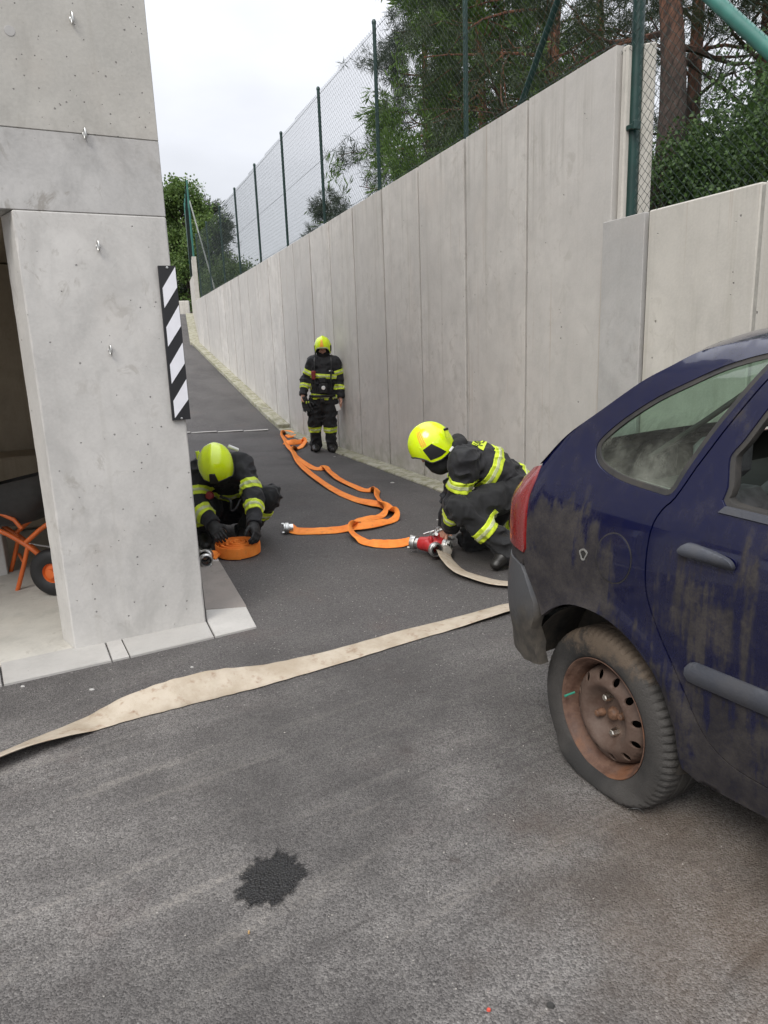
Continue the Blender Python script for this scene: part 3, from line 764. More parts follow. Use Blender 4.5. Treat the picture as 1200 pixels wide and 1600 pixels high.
# ---- materials
def carpaint():
    m = M('dirty blue car paint', .3); p = m.pos(True); x, y, z = m.xyz(p)
    fl = m.noise(p, 900, 2); flake = m.mix(m.ramp(fl, .4, .7), (.0016, .0026, .019), (.003, .0058, .048))
    big = m.noise(p, 3.3, 5, .62, .3); mid = m.noise(m.mapv(p, (1, 1, 1), (4, 1, 7)), 9, 6, .68)
    stk = m.noise(m.mapv(p, (26, 26, 1.6)), 1, 5, .6); grain = m.noise(p, 140, 3, .6)
    zb = m.ramp(z, .2, 1.12, .24, -.13, False)            # more dirt low down (dried splash)
    side = m.ramp(m.n('ShaderNodeVectorMath', {0: p, 1: tuple(cw(-.22, 0, .85))}, operation='DISTANCE').outputs['Value'], .05, .42, .30, 0)
    v = m.math('ADD', m.math('ADD', m.math('MULTIPLY', big, .8), m.math('MULTIPLY', mid, .40)), m.math('ADD', m.math('MULTIPLY', stk, .75), m.math('ADD', zb, side)))
    hv = m.ramp(v, .96, 1.14, 0, .78); light = m.ramp(v, .76, 1.05, 0, .16)
    cov = m.math('MAXIMUM', hv, light); cov = m.math('MULTIPLY', cov, m.ramp(grain, .2, .6, .72, 1))
    dirt = m.mix(m.ramp(mid, .3, .7), (.026, .023, .019), (.066, .058, .047))
    m.col(m.mix(cov, flake, dirt)); m.rough(m.ramp(cov, 0, .6, .2, .9))
    m.put(m.b.inputs['Coat Weight'], m.ramp(cov, 0, .5, .75, 0)); m.b.inputs['Coat Roughness'].default_value = .05; m.b.inputs['Specular IOR Level'].default_value = .25
    m.bump(m.math('MULTIPLY', m.math('MULTIPLY', grain, cov), .4), .002)
    return m.m
def dusty(name, c, dust=(.12, .105, .085), amount=.6, rough=.6, scale=9, **k):
    m = M(name, rough, **k); p = m.pos(True); a = m.noise(p, scale, 6, .68); g = m.noise(p, 120, 3); stk = m.noise(m.mapv(p, (20, 20, 1.4)), 1, 4)
    cov = m.math('MULTIPLY', m.ramp(m.math('ADD', m.math('MULTIPLY', a, .7), m.math('MULTIPLY', stk, .35)), .38, .72), amount)
    m.col(m.mix(cov, c, dust)); m.rough(m.ramp(cov, 0, .6, rough, .92)); m.bump(g, .002, .4); return m.m
MAT['paint'] = carpaint()
MAT['trim'] = dusty('grey bumper plastic', (.075, .078, .083), (.075, .066, .054), amount=.85, rough=.5)
m = M('half muddy bumper plastic', .5); p = m.pos(True); x, y, z = m.xyz(p); a = m.noise(p, 8, 6, .68); g = m.noise(p, 120, 3)
d_ = m.n('ShaderNodeVectorMath', {0: p, 1: tuple(cw(-.10, 0, .38))}, operation='DISTANCE').outputs['Value']
cov = m.ramp(m.math('ADD', m.math('ADD', m.math('MULTIPLY', a, .5), m.ramp(z, .42, .76, .40, -.10, False)), m.ramp(d_, .15, .45, .25, -.05)), .30, .62, .05, .92)
m.col(m.mix(cov, (.060, .062, .067), m.mix(m.ramp(m.noise(p, 22, 4), .3, .7), (.038, .033, .027), (.075, .064, .05)))); m.rough(m.ramp(cov, 0, .6, .5, .92)); m.bump(g, .002, .4); MAT['bumper'] = m.m
MAT['strip'] = dusty('dark rub strip plastic', (.040, .044, .056), (.07, .063, .055), .35, rough=.42)
MAT['seal'] = dusty('black rubber seal', (.012, .012, .012), (.07, .06, .048), .5, .6)
MAT['dark'] = simple('dark underbody', (.018, .017, .016), .9)
MAT['liner'] = dusty('muddy wheel liner', (.03, .028, .026), (.11, .09, .065), .8, .9)
MAT['seat'] = simple('grey seat cloth', (.15, .15, .155), .95, .2, 30, .002)
MAT['pale'] = simple('pale grey cabin plastic', (.30, .31, .31), .7)
def glass(name, tint, dirt, clear):
    m = M(name, .06, IOR=1.5); nt = m.nt; p = m.pos(True); a = m.noise(p, 7, 6, .7); x, y, z = m.xyz(p); stk = m.noise(m.mapv(p, (18, 18, 1.2)), 1, 5, .6)
    low = m.ramp(z, 1.10, 1.36, .46, -.12, False)
    cov = m.math('MULTIPLY', m.ramp(m.math('ADD', m.math('ADD', m.math('MULTIPLY', a, .6), m.math('MULTIPLY', stk, .45)), low), .5, .98), dirt)
    cov = m.math('ADD', cov, m.ramp(m.noise(p, 160, 3), .45, .75, .03, .09))
    tr = nt.nodes.new('ShaderNodeBsdfTransparent'); tr.inputs[0].default_value = (*tint, 1)
    gl = nt.nodes.new('ShaderNodeBsdfGlossy'); gl.inputs['Roughness'].default_value = .05
    fr = nt.nodes.new('ShaderNodeFresnel'); fr.inputs[0].default_value = 1.5
    m1 = nt.nodes.new('ShaderNodeMixShader'); m.put(m1.inputs[0], fr.outputs[0]); nt.links.new(tr.outputs[0], m1.inputs[1]); nt.links.new(gl.outputs[0], m1.inputs[2])
    df = nt.nodes.new('ShaderNodeBsdfDiffuse'); m.put(df.inputs[0], m.mix(m.ramp(a, .3, .7), (.13, .135, .11), (.24, .25, .21)))
    m2 = nt.nodes.new('ShaderNodeMixShader'); m.put(m2.inputs[0], cov); nt.links.new(m1.outputs[0], m2.inputs[1]); nt.links.new(df.outputs[0], m2.inputs[2])
    nt.links.new(m2.outputs[0], nt.nodes['Material Output'].inputs[0]); return m.m
MAT['glass'] = glass('dusty tinted glass', (.70, .86, .77), .45, 1)
MAT['glass2'] = glass('clear tinted glass', (.62, .74, .66), .5, 1)
m = M('red lamp plastic', .22, Coat_Weight=.6); p = m.pos(True); n = m.noise(p, 20, 5, .7)
m.col(m.mix(m.ramp(n, .4, .75, 0, .5), (.20, .008, .008), (.13, .04, .034))); m.rough(m.ramp(n, .4, .7, .2, .6)); MAT['lamp'] = m.m
m = M('tyre rubber', .8); p = m.pos(True); n = m.noise(p, 11, 6, .7); x, y, z = m.xyz(p)
mud = m.math('MULTIPLY', m.ramp(m.math('ADD', n, m.ramp(z, .40, .62, -.22, .26)), .44, .66), .85)
m.col(m.mix(mud, m.mix(m.ramp(m.noise(p, 5, 4), .3, .7), (.022, .021, .020), (.055, .051, .047)), (.125, .092, .064))); m.bump(m.noise(p, 160, 3), .003); MAT['tyre'] = m.m
m = M('rusty steel rim', .75, Metallic=.0); p = m.pos(True); n = m.noise(p, 16, 6, .7); n2 = m.noise(p, 60, 4)
c = m.mix(m.ramp(n, .32, .68), (.075, .036, .023), (.145, .082, .056)); c = m.mix(m.ramp(n2, .58, .75, 0, .6), c, (.07, .035, .025)); c = m.mix(m.ramp(m.noise(p, 7, 4), .55, .7, 0, .7), c, (.20, .085, .04))
m.col(c); m.rough(m.ramp(n, .3, .7, .55, .9)); m.bump(n2, .003); MAT['rust'] = m.m
m = M('dusty grey rim', .7); p = m.pos(True); n = m.noise(p, 14, 6, .7)
m.col(m.mix(m.ramp(n, .3, .7), (.115, .078, .060), (.075, .043, .030))); m.bump(m.noise(p, 70, 4), .002); MAT['rim'] = m.m
MAT['hubrust'] = simple('bright rusty bolts', (.13, .068, .04), .6, .4, 60)
MAT['bolt'] = metal('worn bolt steel', (.75, .7, .62), .3, .3)

# ---- the car
car = empty('car', CO); tag(car, 'dirty dark blue hatchback with bare rusty rear wheel on the right', 'car')
seam = [(-.345, 1.15), (-.27, 1.26), (-.16, 1.35), (-.04, 1.45), (.04, 1.50), (.13, 1.55), (.30, 1.582), (.55, 1.602), (1.0, 1.605), (1.35, 1.585), (1.7, 1.51), (2.05, 1.33), (2.35, 1.14), (2.55, 1.02)]
seam_s = catmull([(a, b) for a, b in seam], 5); seam_s = [tuple(p) for p in seam_s]
arch = [(.345, .33), (.325, .43), (.28, .53), (.225, .595), (.16, .65), (.08, .688), (0, .703), (-.09, .695), (-.165, .66), (-.225, .61)]
arch = [tuple(p) for p in catmull(arch, 3)]
farch = [(2.76-.02+.335*cos(a), .36+.335*sin(a)) for a in np.linspace(-.3, pi+.3, 22)]
door_edge = [(.28, 1.21), (.25, 1.12), (.225, 1.085), (.208, 1.04), (.203, .96), (.208, .87), (.222, .80), (.27, .70), (.32, .62), (.37, .535), (.42, .445), (.47, .392), (.54, .362), (.64, .352)]
door_edge = [tuple(p) for p in catmull(door_edge, 3)]
door_top = [(.64, 1.563), (.52, 1.557), (.44, 1.535), (.395, 1.475), (.36, 1.40), (.32, 1.31)]
rear_door = door_edge+[(1.17, .345), (1.20, .6), (1.20, 1.08), (1.16, 1.3), (1.13, 1.567)]+door_top
win2 = [(.408, 1.122), (.396, 1.17), (.372, 1.235), (.372, 1.262), (.392, 1.30), (.43, 1.40), (.465, 1.475), (.52, 1.515), (.64, 1.53), (1.09, 1.535), (1.12, 1.3), (1.15, 1.09), (.54, 1.104)]
qwin_o = [(-.118, 1.235), (-.105, 1.27), (-.045, 1.333), (.05, 1.405), (.15, 1.46), (.24, 1.503), (.34, 1.535), (.398, 1.538), (.372, 1.47), (.337, 1.39), (.297, 1.30), (.262, 1.20), (.237, 1.125), (.16, 1.124), (.04, 1.138), (-.05, 1.163), (-.10, 1.195)]
front_door = [(1.23, .35), (2.1, .36), (2.28, .62), (2.33, 1.02), (2.24, 1.06), (1.9, 1.36), (1.62, 1.50), (1.3, 1.56), (1.17, 1.567), (1.19, 1.3), (1.23, 1.08), (1.23, .6)]
win1 = [(1.27, 1.1), (2.10, 1.09), (1.85, 1.33), (1.58, 1.47), (1.3, 1.525), (1.21, 1.535), (1.235, 1.3)]
doors_open = door_edge+[(1.2, .345), (2.1, .352), (2.29, .62), (2.345, 1.03), (2.25, 1.075), (1.91, 1.375), (1.63, 1.515), (1.3, 1.57), (1.13, 1.572)]+door_top
taillow = [(-.40, .785), (-.345, .778), (-.318, .755), (-.288, .71), (-.262, .66)]
body_outer = [(-.345, .80)]+[(-.325, .84), (-.333, .94), (-.343, 1.04), (-.34, 1.10)]+seam_s+[(3.1, .90), (3.42, .76), (3.46, .5), (3.4, .26)]+farch[:-1][::1]+[(2.44, .25), (.40, .245), (.36, .275)]+arch+[(-.262, .66), (-.288, .71), (-.318, .755)]
qwin_hole = qwin_o+[]
front_seam = None
for side in (1, -1):
    qh = inset(qwin_o, -.003)
    # one hole for quarter window and doors would break the pillar: the door edge runs along the window edge
    part('body_side', panel(body_outer, [inset(doors_open, -.0035), smooth_loop([(p[0]-.008*(p[0] > .2), p[1]) for p in qwin_o], 3)], S, .03, .004, .03), MAT['paint'], side)
    # quarter window: black seal ring and glass set in
    gq = [(p[0]-.008*(p[0] > .2), p[1]) for p in qwin_o]
    ring_in = inset(smooth_loop(gq, 3), .017)
    sr = part('window_seal', panel(inset(smooth_loop(gq, 3), .002), [ring_in], lambda u, v, o: S(u, v, o-.004), .03, .003, .012), MAT['seal'], side)
    part('quarter_window', panel(inset(smooth_loop(gq, 3), .010), [], lambda u, v, o: S(u, v, o-.010), .05, .002, .004), MAT['glass'], side)
    d = part('rear_door', panel(rear_door, [smooth_loop(win2, 3)], S, .03, .004, .03, gap=.002), MAT['paint'], side)
    part('window_frame', panel(inset(smooth_loop(win2, 3), .001), [inset(smooth_loop(win2, 3), .016)], lambda u, v, o: S(u, v, o-.006), .04, .004, .03), MAT['seal'], side, d)
    part('belt_strip', panel([(.412, 1.120), (1.15, 1.085), (1.15, 1.070), (.40, 1.104)], [], lambda u, v, o: S(u, v, o+.006), .04, .003, .012), MAT['strip'], side, d)
    d1 = part('front_door', panel(front_door, [win1], S, .06, .004, .03, gap=.002), MAT['paint'], side)
    part('front_window', panel(inset(win1, -.01), [], lambda u, v, o: S(u, v, o-.012), .08, .002, .004), MAT['glass2'], side, d1)
    # handle: recess and grip
    hd = [(.318, .985), (.330, 1.002), (.355, 1.008), (.46, .996), (.49, .985), (.492, .966), (.475, .952), (.36, .957), (.325, .965)]
    hdl = smooth_loop(hd, 3)
    def grip(u, v, o):
        x, y, z = S(u, v, o); return (x, y+.008+.018*max(0, 1-((v-.985)/.024)**2), z)
    for nm, lp, off, mt in (('handle_cup', hdl, .0025, MAT['paint']),):
        part(nm, panel(lp, [], lambda u, v, o: S(u, v, o+off), .02, .002, .004), mt, side, d)
    gl_ = smooth_loop([(.320, .984), (.332, 1.002), (.358, 1.007), (.455, .995), (.486, .984), (.490, .968), (.472, .960), (.36, .968), (.330, .974)], 3)
    part('door_handle', panel(gl_, [], grip, .006, .004, .016), MAT['strip'], side, d)
    # rub strip with rounded rear end
    st = [(.372, .612), (.372, .632), (.382, .648), (.40, .654), (.62, .650), (1.17, .64), (1.17, .575), (.62, .582), (.40, .588), (.382, .592)]
    def bulge(u, v, o):
        x, y, z = S(u, v, o); c = .615-.006*(u-.4); return (x, y+.006+.014*max(0, 1-((v-c)/.036)**2), z)
    part('rub_strip', panel(st, [], bulge, .014, .005, .02), MAT['strip'], side, d)
    # fuel flap: a thin proud disc in a shut line
    if side > 0:
        fl = [(.08+.066*cos(a)*1.02, .900+.080*sin(a)) for a in np.linspace(0, 2*pi, 40, endpoint=False)]
        fo = [(.08+.0705*cos(a)*1.02, .900+.0845*sin(a)) for a in np.linspace(0, 2*pi, 40, endpoint=False)]
        ff = part('flap_gap', panel(fo, [], lambda u, v, o: S(u, v, o+.0012), .03, .0005, .003), MAT['seal'], 1)
        part('fuel_flap', panel(fl, [], lambda u, v, o: S(u, v, o+.003), .02, .003, .004), MAT['paint'], 1)
        ho = [(-.045+.016*cos(a)*(1+.3*sin(3*a)), .885+.021*sin(a)) for a in np.linspace(0, 2*pi, 14, endpoint=False)]
        part('torn_edge', panel(ho, [[(-.045+(p[0]+.045)*.7, .885+(p[1]-.885)*.7) for p in ho]], lambda u, v, o: S(u, v, o+.002), .02, .001, .003), MAT['alu'], 1)
        part('puncture_hole', panel([(-.045+(p[0]+.045)*.72, .885+(p[1]-.885)*.72) for p in ho], [], lambda u, v, o: S(u, v, o+.0008), .02, .0005, .002), MAT['dark'], 1)
    # tail lamp and bumper
    tl_ = [(-.347, 1.145), (-.338, 1.10), (-.341, 1.04), (-.331, .94), (-.323, .845), (-.335, .825), (-.36, .828), (-.62, .845), (-.62, 1.08), (-.42, 1.13)]
    def lampf(u, v, o):
        x, y, z = S(u, v, o+.006+.008*max(0, 1-((v-.98)/.17)**2)); return (x, y, z)
    part('tail_lamp', panel(inset(tl_, .002), [], lampf, .03, .006, .02), MAT['lamp'], side)
    part('rear_corner', panel([(-.345, .80), (-.322, .842), (-.36, .824), (-.70, .84), (-.70, .775), (-.40, .785), (-.345, .775)], [], S, .03, .003, .03), MAT['paint'], side)
    bm_ = [(-.262, .648), (-.292, .700), (-.322, .745), (-.352, .77), (-.40, .778), (-.60, .778), (-.95, .77), (-.95, .40), (-.60, .39), (-.30, .395), (-.245, .405), (-.262, .48), (-.266, .55), (-.247, .60)]
    def bumpf(u, v, o):
        e = .004+.014*max(0, 1-((v-.62)/.15)**2); return S(u, v, o+e)
    part('bumper', panel(bm_, [], bumpf, .03, .012, .05), MAT['bumper'], side)
# lower left skirt of the quarter behind the arch is bumper; roof, hatch and screens lofted between the seams
def loft(name, pts, bulge, mat, n=14, parent=None, hole=None, glass=False):
    V = []; F = []; P = [np.array(p) for p in pts]; m_ = len(P)
    for i, p in enumerate(P):
        t = P[min(i+1, m_-1)]-P[max(i-1, 0)]; t /= np.linalg.norm(t); nn = np.array([-t[1], t[0]])
        x, y, z = S(p[0], p[1]); x = p[0]; 
        y = float(side_y(p[1])) - (.9*(p[0]-2.9)**2 if p[0] > 2.9 else 0) -.004
        for k in range(n+1):
            a = k/n; b = bulge(i/(m_-1))*(1-abs(2*a-1)**2.6)
            V.append((p[0]+nn[0]*b, y+(-CARW-2*y)*a, p[1]+nn[1]*b))
    for i in range(m_-1):
        for k in range(n): F.append([i*(n+1)+k, i*(n+1)+k+1, (i+1)*(n+1)+k+1, (i+1)*(n+1)+k])
    if hole:                                     # hatch glass set into the painted frame
        inn = [hole[0] <= q//n < m_-1-hole[0]+1 and 1 <= q % n < n-1 for q in range(len(F))]
        GF = [f for f, k in zip(F, inn) if k]; F = [f for f, k in zip(F, inn) if not k]
        gv = place(V, 1)-np.array([0, 0, .004]); us = sorted({i for f in GF for i in f}); mp_ = {i: j for j, i in enumerate(us)}
        link('hatch_window', raw_mesh('hatch_window', gv[us], [[mp_[i] for i in f] for f in GF]), MAT['glass2'], car, 60)
    me = raw_mesh(name, place(V, 1), F); bm = bmesh.new(); bm.from_mesh(me); bmesh.ops.recalc_face_normals(bm, faces=bm.faces)
    s_ = sum((f.normal.dot(Vector(UPV)))*f.calc_area() for f in bm.faces)
    if s_ < 0: bmesh.ops.reverse_faces(bm, faces=bm.faces)
    bm.to_mesh(me); bm.free(); return link(name, me, mat, parent or car, 60)
UPV = (0, 0, 1)
i0 = min(range(len(seam_s)), key=lambda i: abs(seam_s[i][0]-.10)); i1 = min(range(len(seam_s)), key=lambda i: abs(seam_s[i][0]-1.35))
loft('hatch', seam_s[:i0+1], lambda t: .035+.03*t, MAT['paint'], hole=(2, 3, 11), glass=True)
loft('roof', seam_s[i0:i1+1], lambda t: .062, MAT['paint'])
loft('windscreen', seam_s[i1:], lambda t: .06, MAT['glass2'])
loft('bonnet', [(2.55, 1.02), (2.8, .975), (3.1, .90), (3.42, .76), (3.47, .5), (3.4, .26)], lambda t: .05, MAT['paint'])
# tailgate below the glass, joining both rear corners
V = []; F = []; zz = np.linspace(.77, 1.17, 9)
for z in zz:
    x, y, _ = S(-.70, z); 
    for k in range(9):
        a = k/8; V.append((x-.06*(1-(2*a-1)**2), y+(-CARW-2*y)*a, z))
for i in range(8):
    for k in range(8): F.append([i*9+k, i*9+k+1, (i+1)*9+k+1, (i+1)*9+k])
link('tailgate', raw_mesh('tailgate', place(V, 1), F), MAT['paint'], car, 60)
V = []; F = []
for z in np.linspace(.39, .78, 7):
    x, y, _ = S(-.94, z, .02)
    for k in range(9):
        a = k/8; V.append((x-.04*(1-(2*a-1)**2), y+(-CARW-2*y)*a, z))
for i in range(6):
    for k in range(8): F.append([i*9+k, i*9+k+1, (i+1)*9+k+1, (i+1)*9+k])
link('rear_bumper_middle', raw_mesh('rear_bumper_middle', place(V, 1), F), MAT['trim'], car, 60)
def cbox(name, x0, x1, y0, y1, z0, z1, mat, ch=.02, parent=None):
    mb = MB(); mb.box(cw((x0+x1)/2, (y0+y1)/2, (z0+z1)/2), CF*(x1-x0)/2, CN*(y1-y0)/2, (0, 0, (z1-z0)/2), ch); return mb.build(name, mat, parent or car, 40)
cbox('floor_pan', .42, 2.4, -1.66, -.06, .22, .30, MAT['dark'])
cbox('rear_floor', -.55, .42, -1.45, -.27, .34, .45, MAT['dark'])
for sgn in (1, -1): part('corner_trim', panel([(-.95, .45), (-.22, .75), (-.2, 1.12), (-.33, 1.14), (-.95, 1.10)], [], lambda u, v, o: S(u, v, o-.045), .05, .003, .01), MAT['dark'], sgn)
cbox('cargo_cover', -.30, .10, -1.60, -.12, 1.0, 1.02, MAT['dark'], .008)
for y0 in (-.62, -1.14, -1.64):
    s_ = cbox('rear_seat', .10, .26, y0, y0+.44, .55, 1.08, MAT['seat'], .05); cbox('headrest', .12, .22, y0+.1, y0+.34, 1.12, 1.27, MAT['seat'], .03, s_)
    cbox('cushion', .26, .75, y0, y0+.44, .45, .60, MAT['seat'], .04, s_)
for y0 in (-.72, -1.52):
    s_ = cbox('front_seat', 1.05, 1.20, y0, y0+.50, .5, 1.12, MAT['seat'], .05); cbox('headrest', 1.07, 1.17, y0+.12, y0+.38, 1.16, 1.33, MAT['seat'], .03, s_); cbox('cushion', 1.2, 1.7, y0, y0+.5, .42, .58, MAT['seat'], .04, s_)
cbox('dashboard', 2.1, 2.4, -1.62, -.10, .7, 1.05, MAT['dark'], .05)
for sgn, yy in ((1, -.055), (-1, -CARW+.055)):
    V, F = panel([(.42, .40), (1.1, .40), (1.1, 1.07), (.44, 1.09), (.27, 1.08), (.26, .86)], [], lambda u, v, o: S(u, v, o-.05), .08, .004, .02); part('door_trim', (V, F), MAT['seat'], sgn)
    V, F = panel([(-.25, .75), (.15, .75), (.2, 1.12), (-.05, 1.14), (-.25, 1.2)], [], lambda u, v, o: S(max(u, -.2), v, o-.07), .08, .004, .02); part('cabin_trim', (V, F), MAT['pale'], sgn)
# seat belt seen through the quarter glass
mb = MB(); a, b = np.array([.36, -.30, 1.47]), np.array([.02, -.22, 1.20])
mb.tube([cw(*a), cw(*((a+b)/2+[0, -.01, 0])), cw(*b)], .009, 6); mb.build('seat_belt', MAT['seal'], car, 60)
# wheel liners and wheels
for xc, y_in in ((0.0, 1), (2.76, 1)):
    for side in (1, -1):
        V = []; F = []
        n = 24
        for k in range(n+1):
            an = radians(-22)+k/n*radians(196)
            for j, (rr, yy) in enumerate(((.338, -.006), (.350, -.05), (.350, -.26), (.12, -.27))): V.append((xc+.02+rr*cos(an)*1.0, yy, .358+rr*sin(an)))
        for k in range(n):
            for j in range(3): F.append([k*4+j, k*4+j+1, (k+1)*4+j+1, (k+1)*4+j])
        link('wheel_liner', raw_mesh('wheel_liner', place(V, side), F), MAT['liner'], car, 50)
def ring_panel(prof, r0, r1, holes, step, depth):
    """disc with real holes: outline in the wheel plane, mapped by radius -> depth"""
    n = 96
    outer = [(r1*cos(a), r1*sin(a)) for a in np.linspace(0, 2*pi, n, endpoint=False)]
    rp = np.array(prof)
    def f(u, v, o): 
        r = math.hypot(u, v); return (u, np.interp(r, rp[:, 0], rp[:, 1])+o+.016*(r < .172), v)
    return panel(outer, holes, f, step, .003, depth)
def make_wheel():
    """built at the origin: x forward, y outwards, z up, axle centre (0,0,0)"""
    R_, FL = .325, -.272
    wv = {}
    # tyre: lathe with shoulder blocks cut as real grooves
    prof = [(.212, -.185), (.235, -.190), (.270, -.192), (.300, -.186), (.313, -.178), (.323, -.160), (.325, -.120), (.325, -.118), (.318, -.114), (.318, -.108), (.325, -.104), (.325, -.070), (.318, -.066), (.318, -.060), (.325, -.056), (.3245, -.022), (.322, -.012), (.314, .002), (.304, .009), (.285, .0145), (.262, .016), (.240, .014), (.226, .009), (.219, .003), (.214, -.006), (.209, -.012)]
    N = 216; V = []; F = []
    for j, (r, y) in enumerate(prof):
        for k in range(N):
            an = 2*pi*k/N; rr = r
            ph = (k % 3)
            if ph == 0 and (6 > j >= 3 or 14 < j <= 17): rr -= .009
            x, z = rr*cos(an), rr*sin(an); yy = y
            if z < -.19:                       # flattened, bulging foot
                q = (-.19-z)/(.325-.19); zf = -.19-(-.19-z)*(1-.39*min(q, 1.0)**.9*1.0)
                zf = max(zf, FL); yy = y+(.022 if y > -.09 else -.02)*math.sin(min(q, 1)*pi*.75)
                z = zf
            V.append((x, yy, z))
    for j in range(len(prof)-1):
        for k in range(N): F.append([j*N+k, j*N+(k+1) % N, (j+1)*N+(k+1) % N, (j+1)*N+k])
    wv['tyre'] = (V, F)
    # rim barrel
    n = 96; pr = [(.212, -.006), (.216, .001), (.2175, .004), (.215, .0055), (.211, .003), (.206, -.006), (.203, -.016), (.198, -.020), (.193, -.034), (.184, -.055), (.181, -.085), (.178, -.19)]
    V = [(r*cos(2*pi*k/n), y, r*sin(2*pi*k/n)) for r, y in pr for k in range(n)]; F = [[j*n+k, j*n+(k+1) % n, (j+1)*n+(k+1) % n, (j+1)*n+k] for j in range(len(pr)-1) for k in range(n)]
    wv['rim'] = (V, F)
    holes = []
    for k in range(12):
        a = 2*pi*(k+.5)/12; c = np.array([cos(a), sin(a)])*.150; t = np.array([-sin(a), cos(a)]); e = np.array([cos(a), sin(a)])
        holes.append([tuple(c+t*.0140*cos(b)+e*.0170*sin(b)) for b in np.linspace(0, 2*pi, 14, endpoint=False)])
    prd = [(0, -.080), (.055, -.080), (.070, -.077), (.086, -.060), (.102, -.036), (.114, -.028), (.128, -.028), (.142, -.036), (.165, -.050), (.176, -.066), (.183, -.09)]
    wv['disc'] = ring_panel(prd, 0, .1825, holes, .011, .008)
    return wv
W_ = make_wheel()
def lathe_pts(prof, cx, cz, n=16):
    V = [(cx+r*cos(2*pi*k/n), y, cz+r*sin(2*pi*k/n)) for r, y in prof for k in range(n)]
    F = [[j*n+k, j*n+(k+1) % n, (j+1)*n+(k+1) % n, (j+1)*n+k] for j in range(len(prof)-1) for k in range(n)]; return V, F
def add_wheel(xc, side, zc=.272, toe=3.0, detailed=True):
    tr = radians(toe); ct, st_ = cos(tr), sin(tr)
    def tf(V):
        V = np.array(V, float); X = V[:, 0]*ct+V[:, 1]*st_; Yv = -V[:, 0]*st_+V[:, 1]*ct
        return np.stack([X+xc, Yv-.045, V[:, 2]+zc], 1)
    wh = empty('wheel', place(tf([(0, 0, 0)]), side)[0]); wh.parent = car; wh.matrix_parent_inverse = Matrix.Translation(car.location).inverted()
    def pp(nm, VF, mt, sm=40):
        V, F = VF; me = raw_mesh(nm, place(tf(V), side), F); bm = bmesh.new(); bm.from_mesh(me); bmesh.ops.remove_doubles(bm, verts=bm.verts, dist=1e-5); bmesh.ops.recalc_face_normals(bm, faces=bm.faces); bm.to_mesh(me); bm.free()
        return link(nm, me, mt, wh, sm)
    pp('tyre', W_['tyre'], MAT['tyre'], 35); pp('rim', W_['rim'], MAT['rust'], 50); pp('disc', W_['disc'], MAT['rim'], 50)
    if detailed:
        for k in range(4):
            a = radians(20+90*k); cx, cz = .063*cos(a), .063*sin(a)
            pp('wheel_bolt', lathe_pts([(.015, -.066), (.015, -.046), (.013, -.042), (.0125, -.032), (.009, -.029), (.0003, -.029)], cx, cz, 6 if k % 2 else 12), MAT['bolt'] if k in (1, 3) else MAT['hubrust'], 30)
        pp('hub_cap', lathe_pts([(.026, -.066), (.023, -.050), (.019, -.044), (.013, -.041), (.006, -.040), (.0003, -.039)], 0, 0, 20), MAT['hubrust'], 50)
        V, F = lathe_pts([(.005, 0), (.005, .004), (.0005, .005)], 0, 0, 8)
        mb = MB(); mb.tube([(-.172, -.02, .015), (-.176, .006, .010), (-.178, .022, .006)], [.0042, .0042, .005], 8); pp('valve_cap', (mb.V, mb.F), MAT['capgreen'])
    mb = MB(); mb.lathe([(.15, 0), (.15, .06), (.02, .06)], (0, -.17, 0), (0, 1, 0), 24, u=np.array([0, 0, 1.])); pp('brake_drum', (mb.V, mb.F), MAT['dark'])
MAT['capgreen'] = simple('green valve cap', (.03, .22, .15), .5)
add_wheel(0, 1, toe=-8.5); add_wheel(0, -1, toe=0, detailed=False); add_wheel(2.76, 1, toe=0, detailed=False); add_wheel(2.76, -1, toe=0, detailed=False)

# ================================================================ PEOPLE: distance-field clothing and bodies, meshed by surface nets
def vnoise(P, sc, seed=0):
    q = P*sc; i = np.floor(q).astype(np.int64); f = q-i; f = f*f*(3-2*f)
    def h(dx, dy, dz):
        n = (i[:, 0]+dx)*73856093 ^ (i[:, 1]+dy)*19349663 ^ (i[:, 2]+dz)*83492791 ^ (seed*2654435761 & 0xffffffff)
        n = (n ^ (n >> 13))*1274126177 & 0x7fffffff; n = (n ^ (n >> 16))*668265263 & 0x7fffffff
        return (n & 0xffff)/65535.
    x, y, z = f.T
    c = lambda dy, dz: h(0, dy, dz)*(1-x)+h(1, dy, dz)*x
    return (c(0, 0)*(1-y)+c(1, 0)*y)*(1-z)+(c(0, 1)*(1-y)+c(1, 1)*y)*z
class Cone:
    def __init__(s, a, b, ra, rb=None, k=.03, sub=False):
        s.a, s.b = np.asarray(a, float), np.asarray(b, float); s.ra = ra; s.rb = ra if rb is None else rb; s.k = k; s.sub = sub
        m = max(s.ra, s.rb); s.lo = np.minimum(s.a, s.b)-m; s.hi = np.maximum(s.a, s.b)+m
    def d(s, P):
        ba = s.b-s.a; pa = P-s.a; t = np.clip(pa@ba/(ba@ba+1e-12), 0, 1); return np.linalg.norm(pa-t[:, None]*ba, axis=1)-(s.ra+(s.rb-s.ra)*t)
class Ell:
    def __init__(s, c, r, R=None, k=.02, sub=False):
        s.c = np.asarray(c, float); s.r = np.asarray(r, float); s.R = np.eye(3) if R is None else np.asarray(R); s.k = k; s.sub = sub
        m = max(r); s.lo, s.hi = s.c-m, s.c+m
    def d(s, P):
        q = (P-s.c)@s.R; k0 = np.linalg.norm(q/s.r, axis=1); k1 = np.linalg.norm(q/s.r**2, axis=1)+1e-9; return k0*(k0-1)/k1
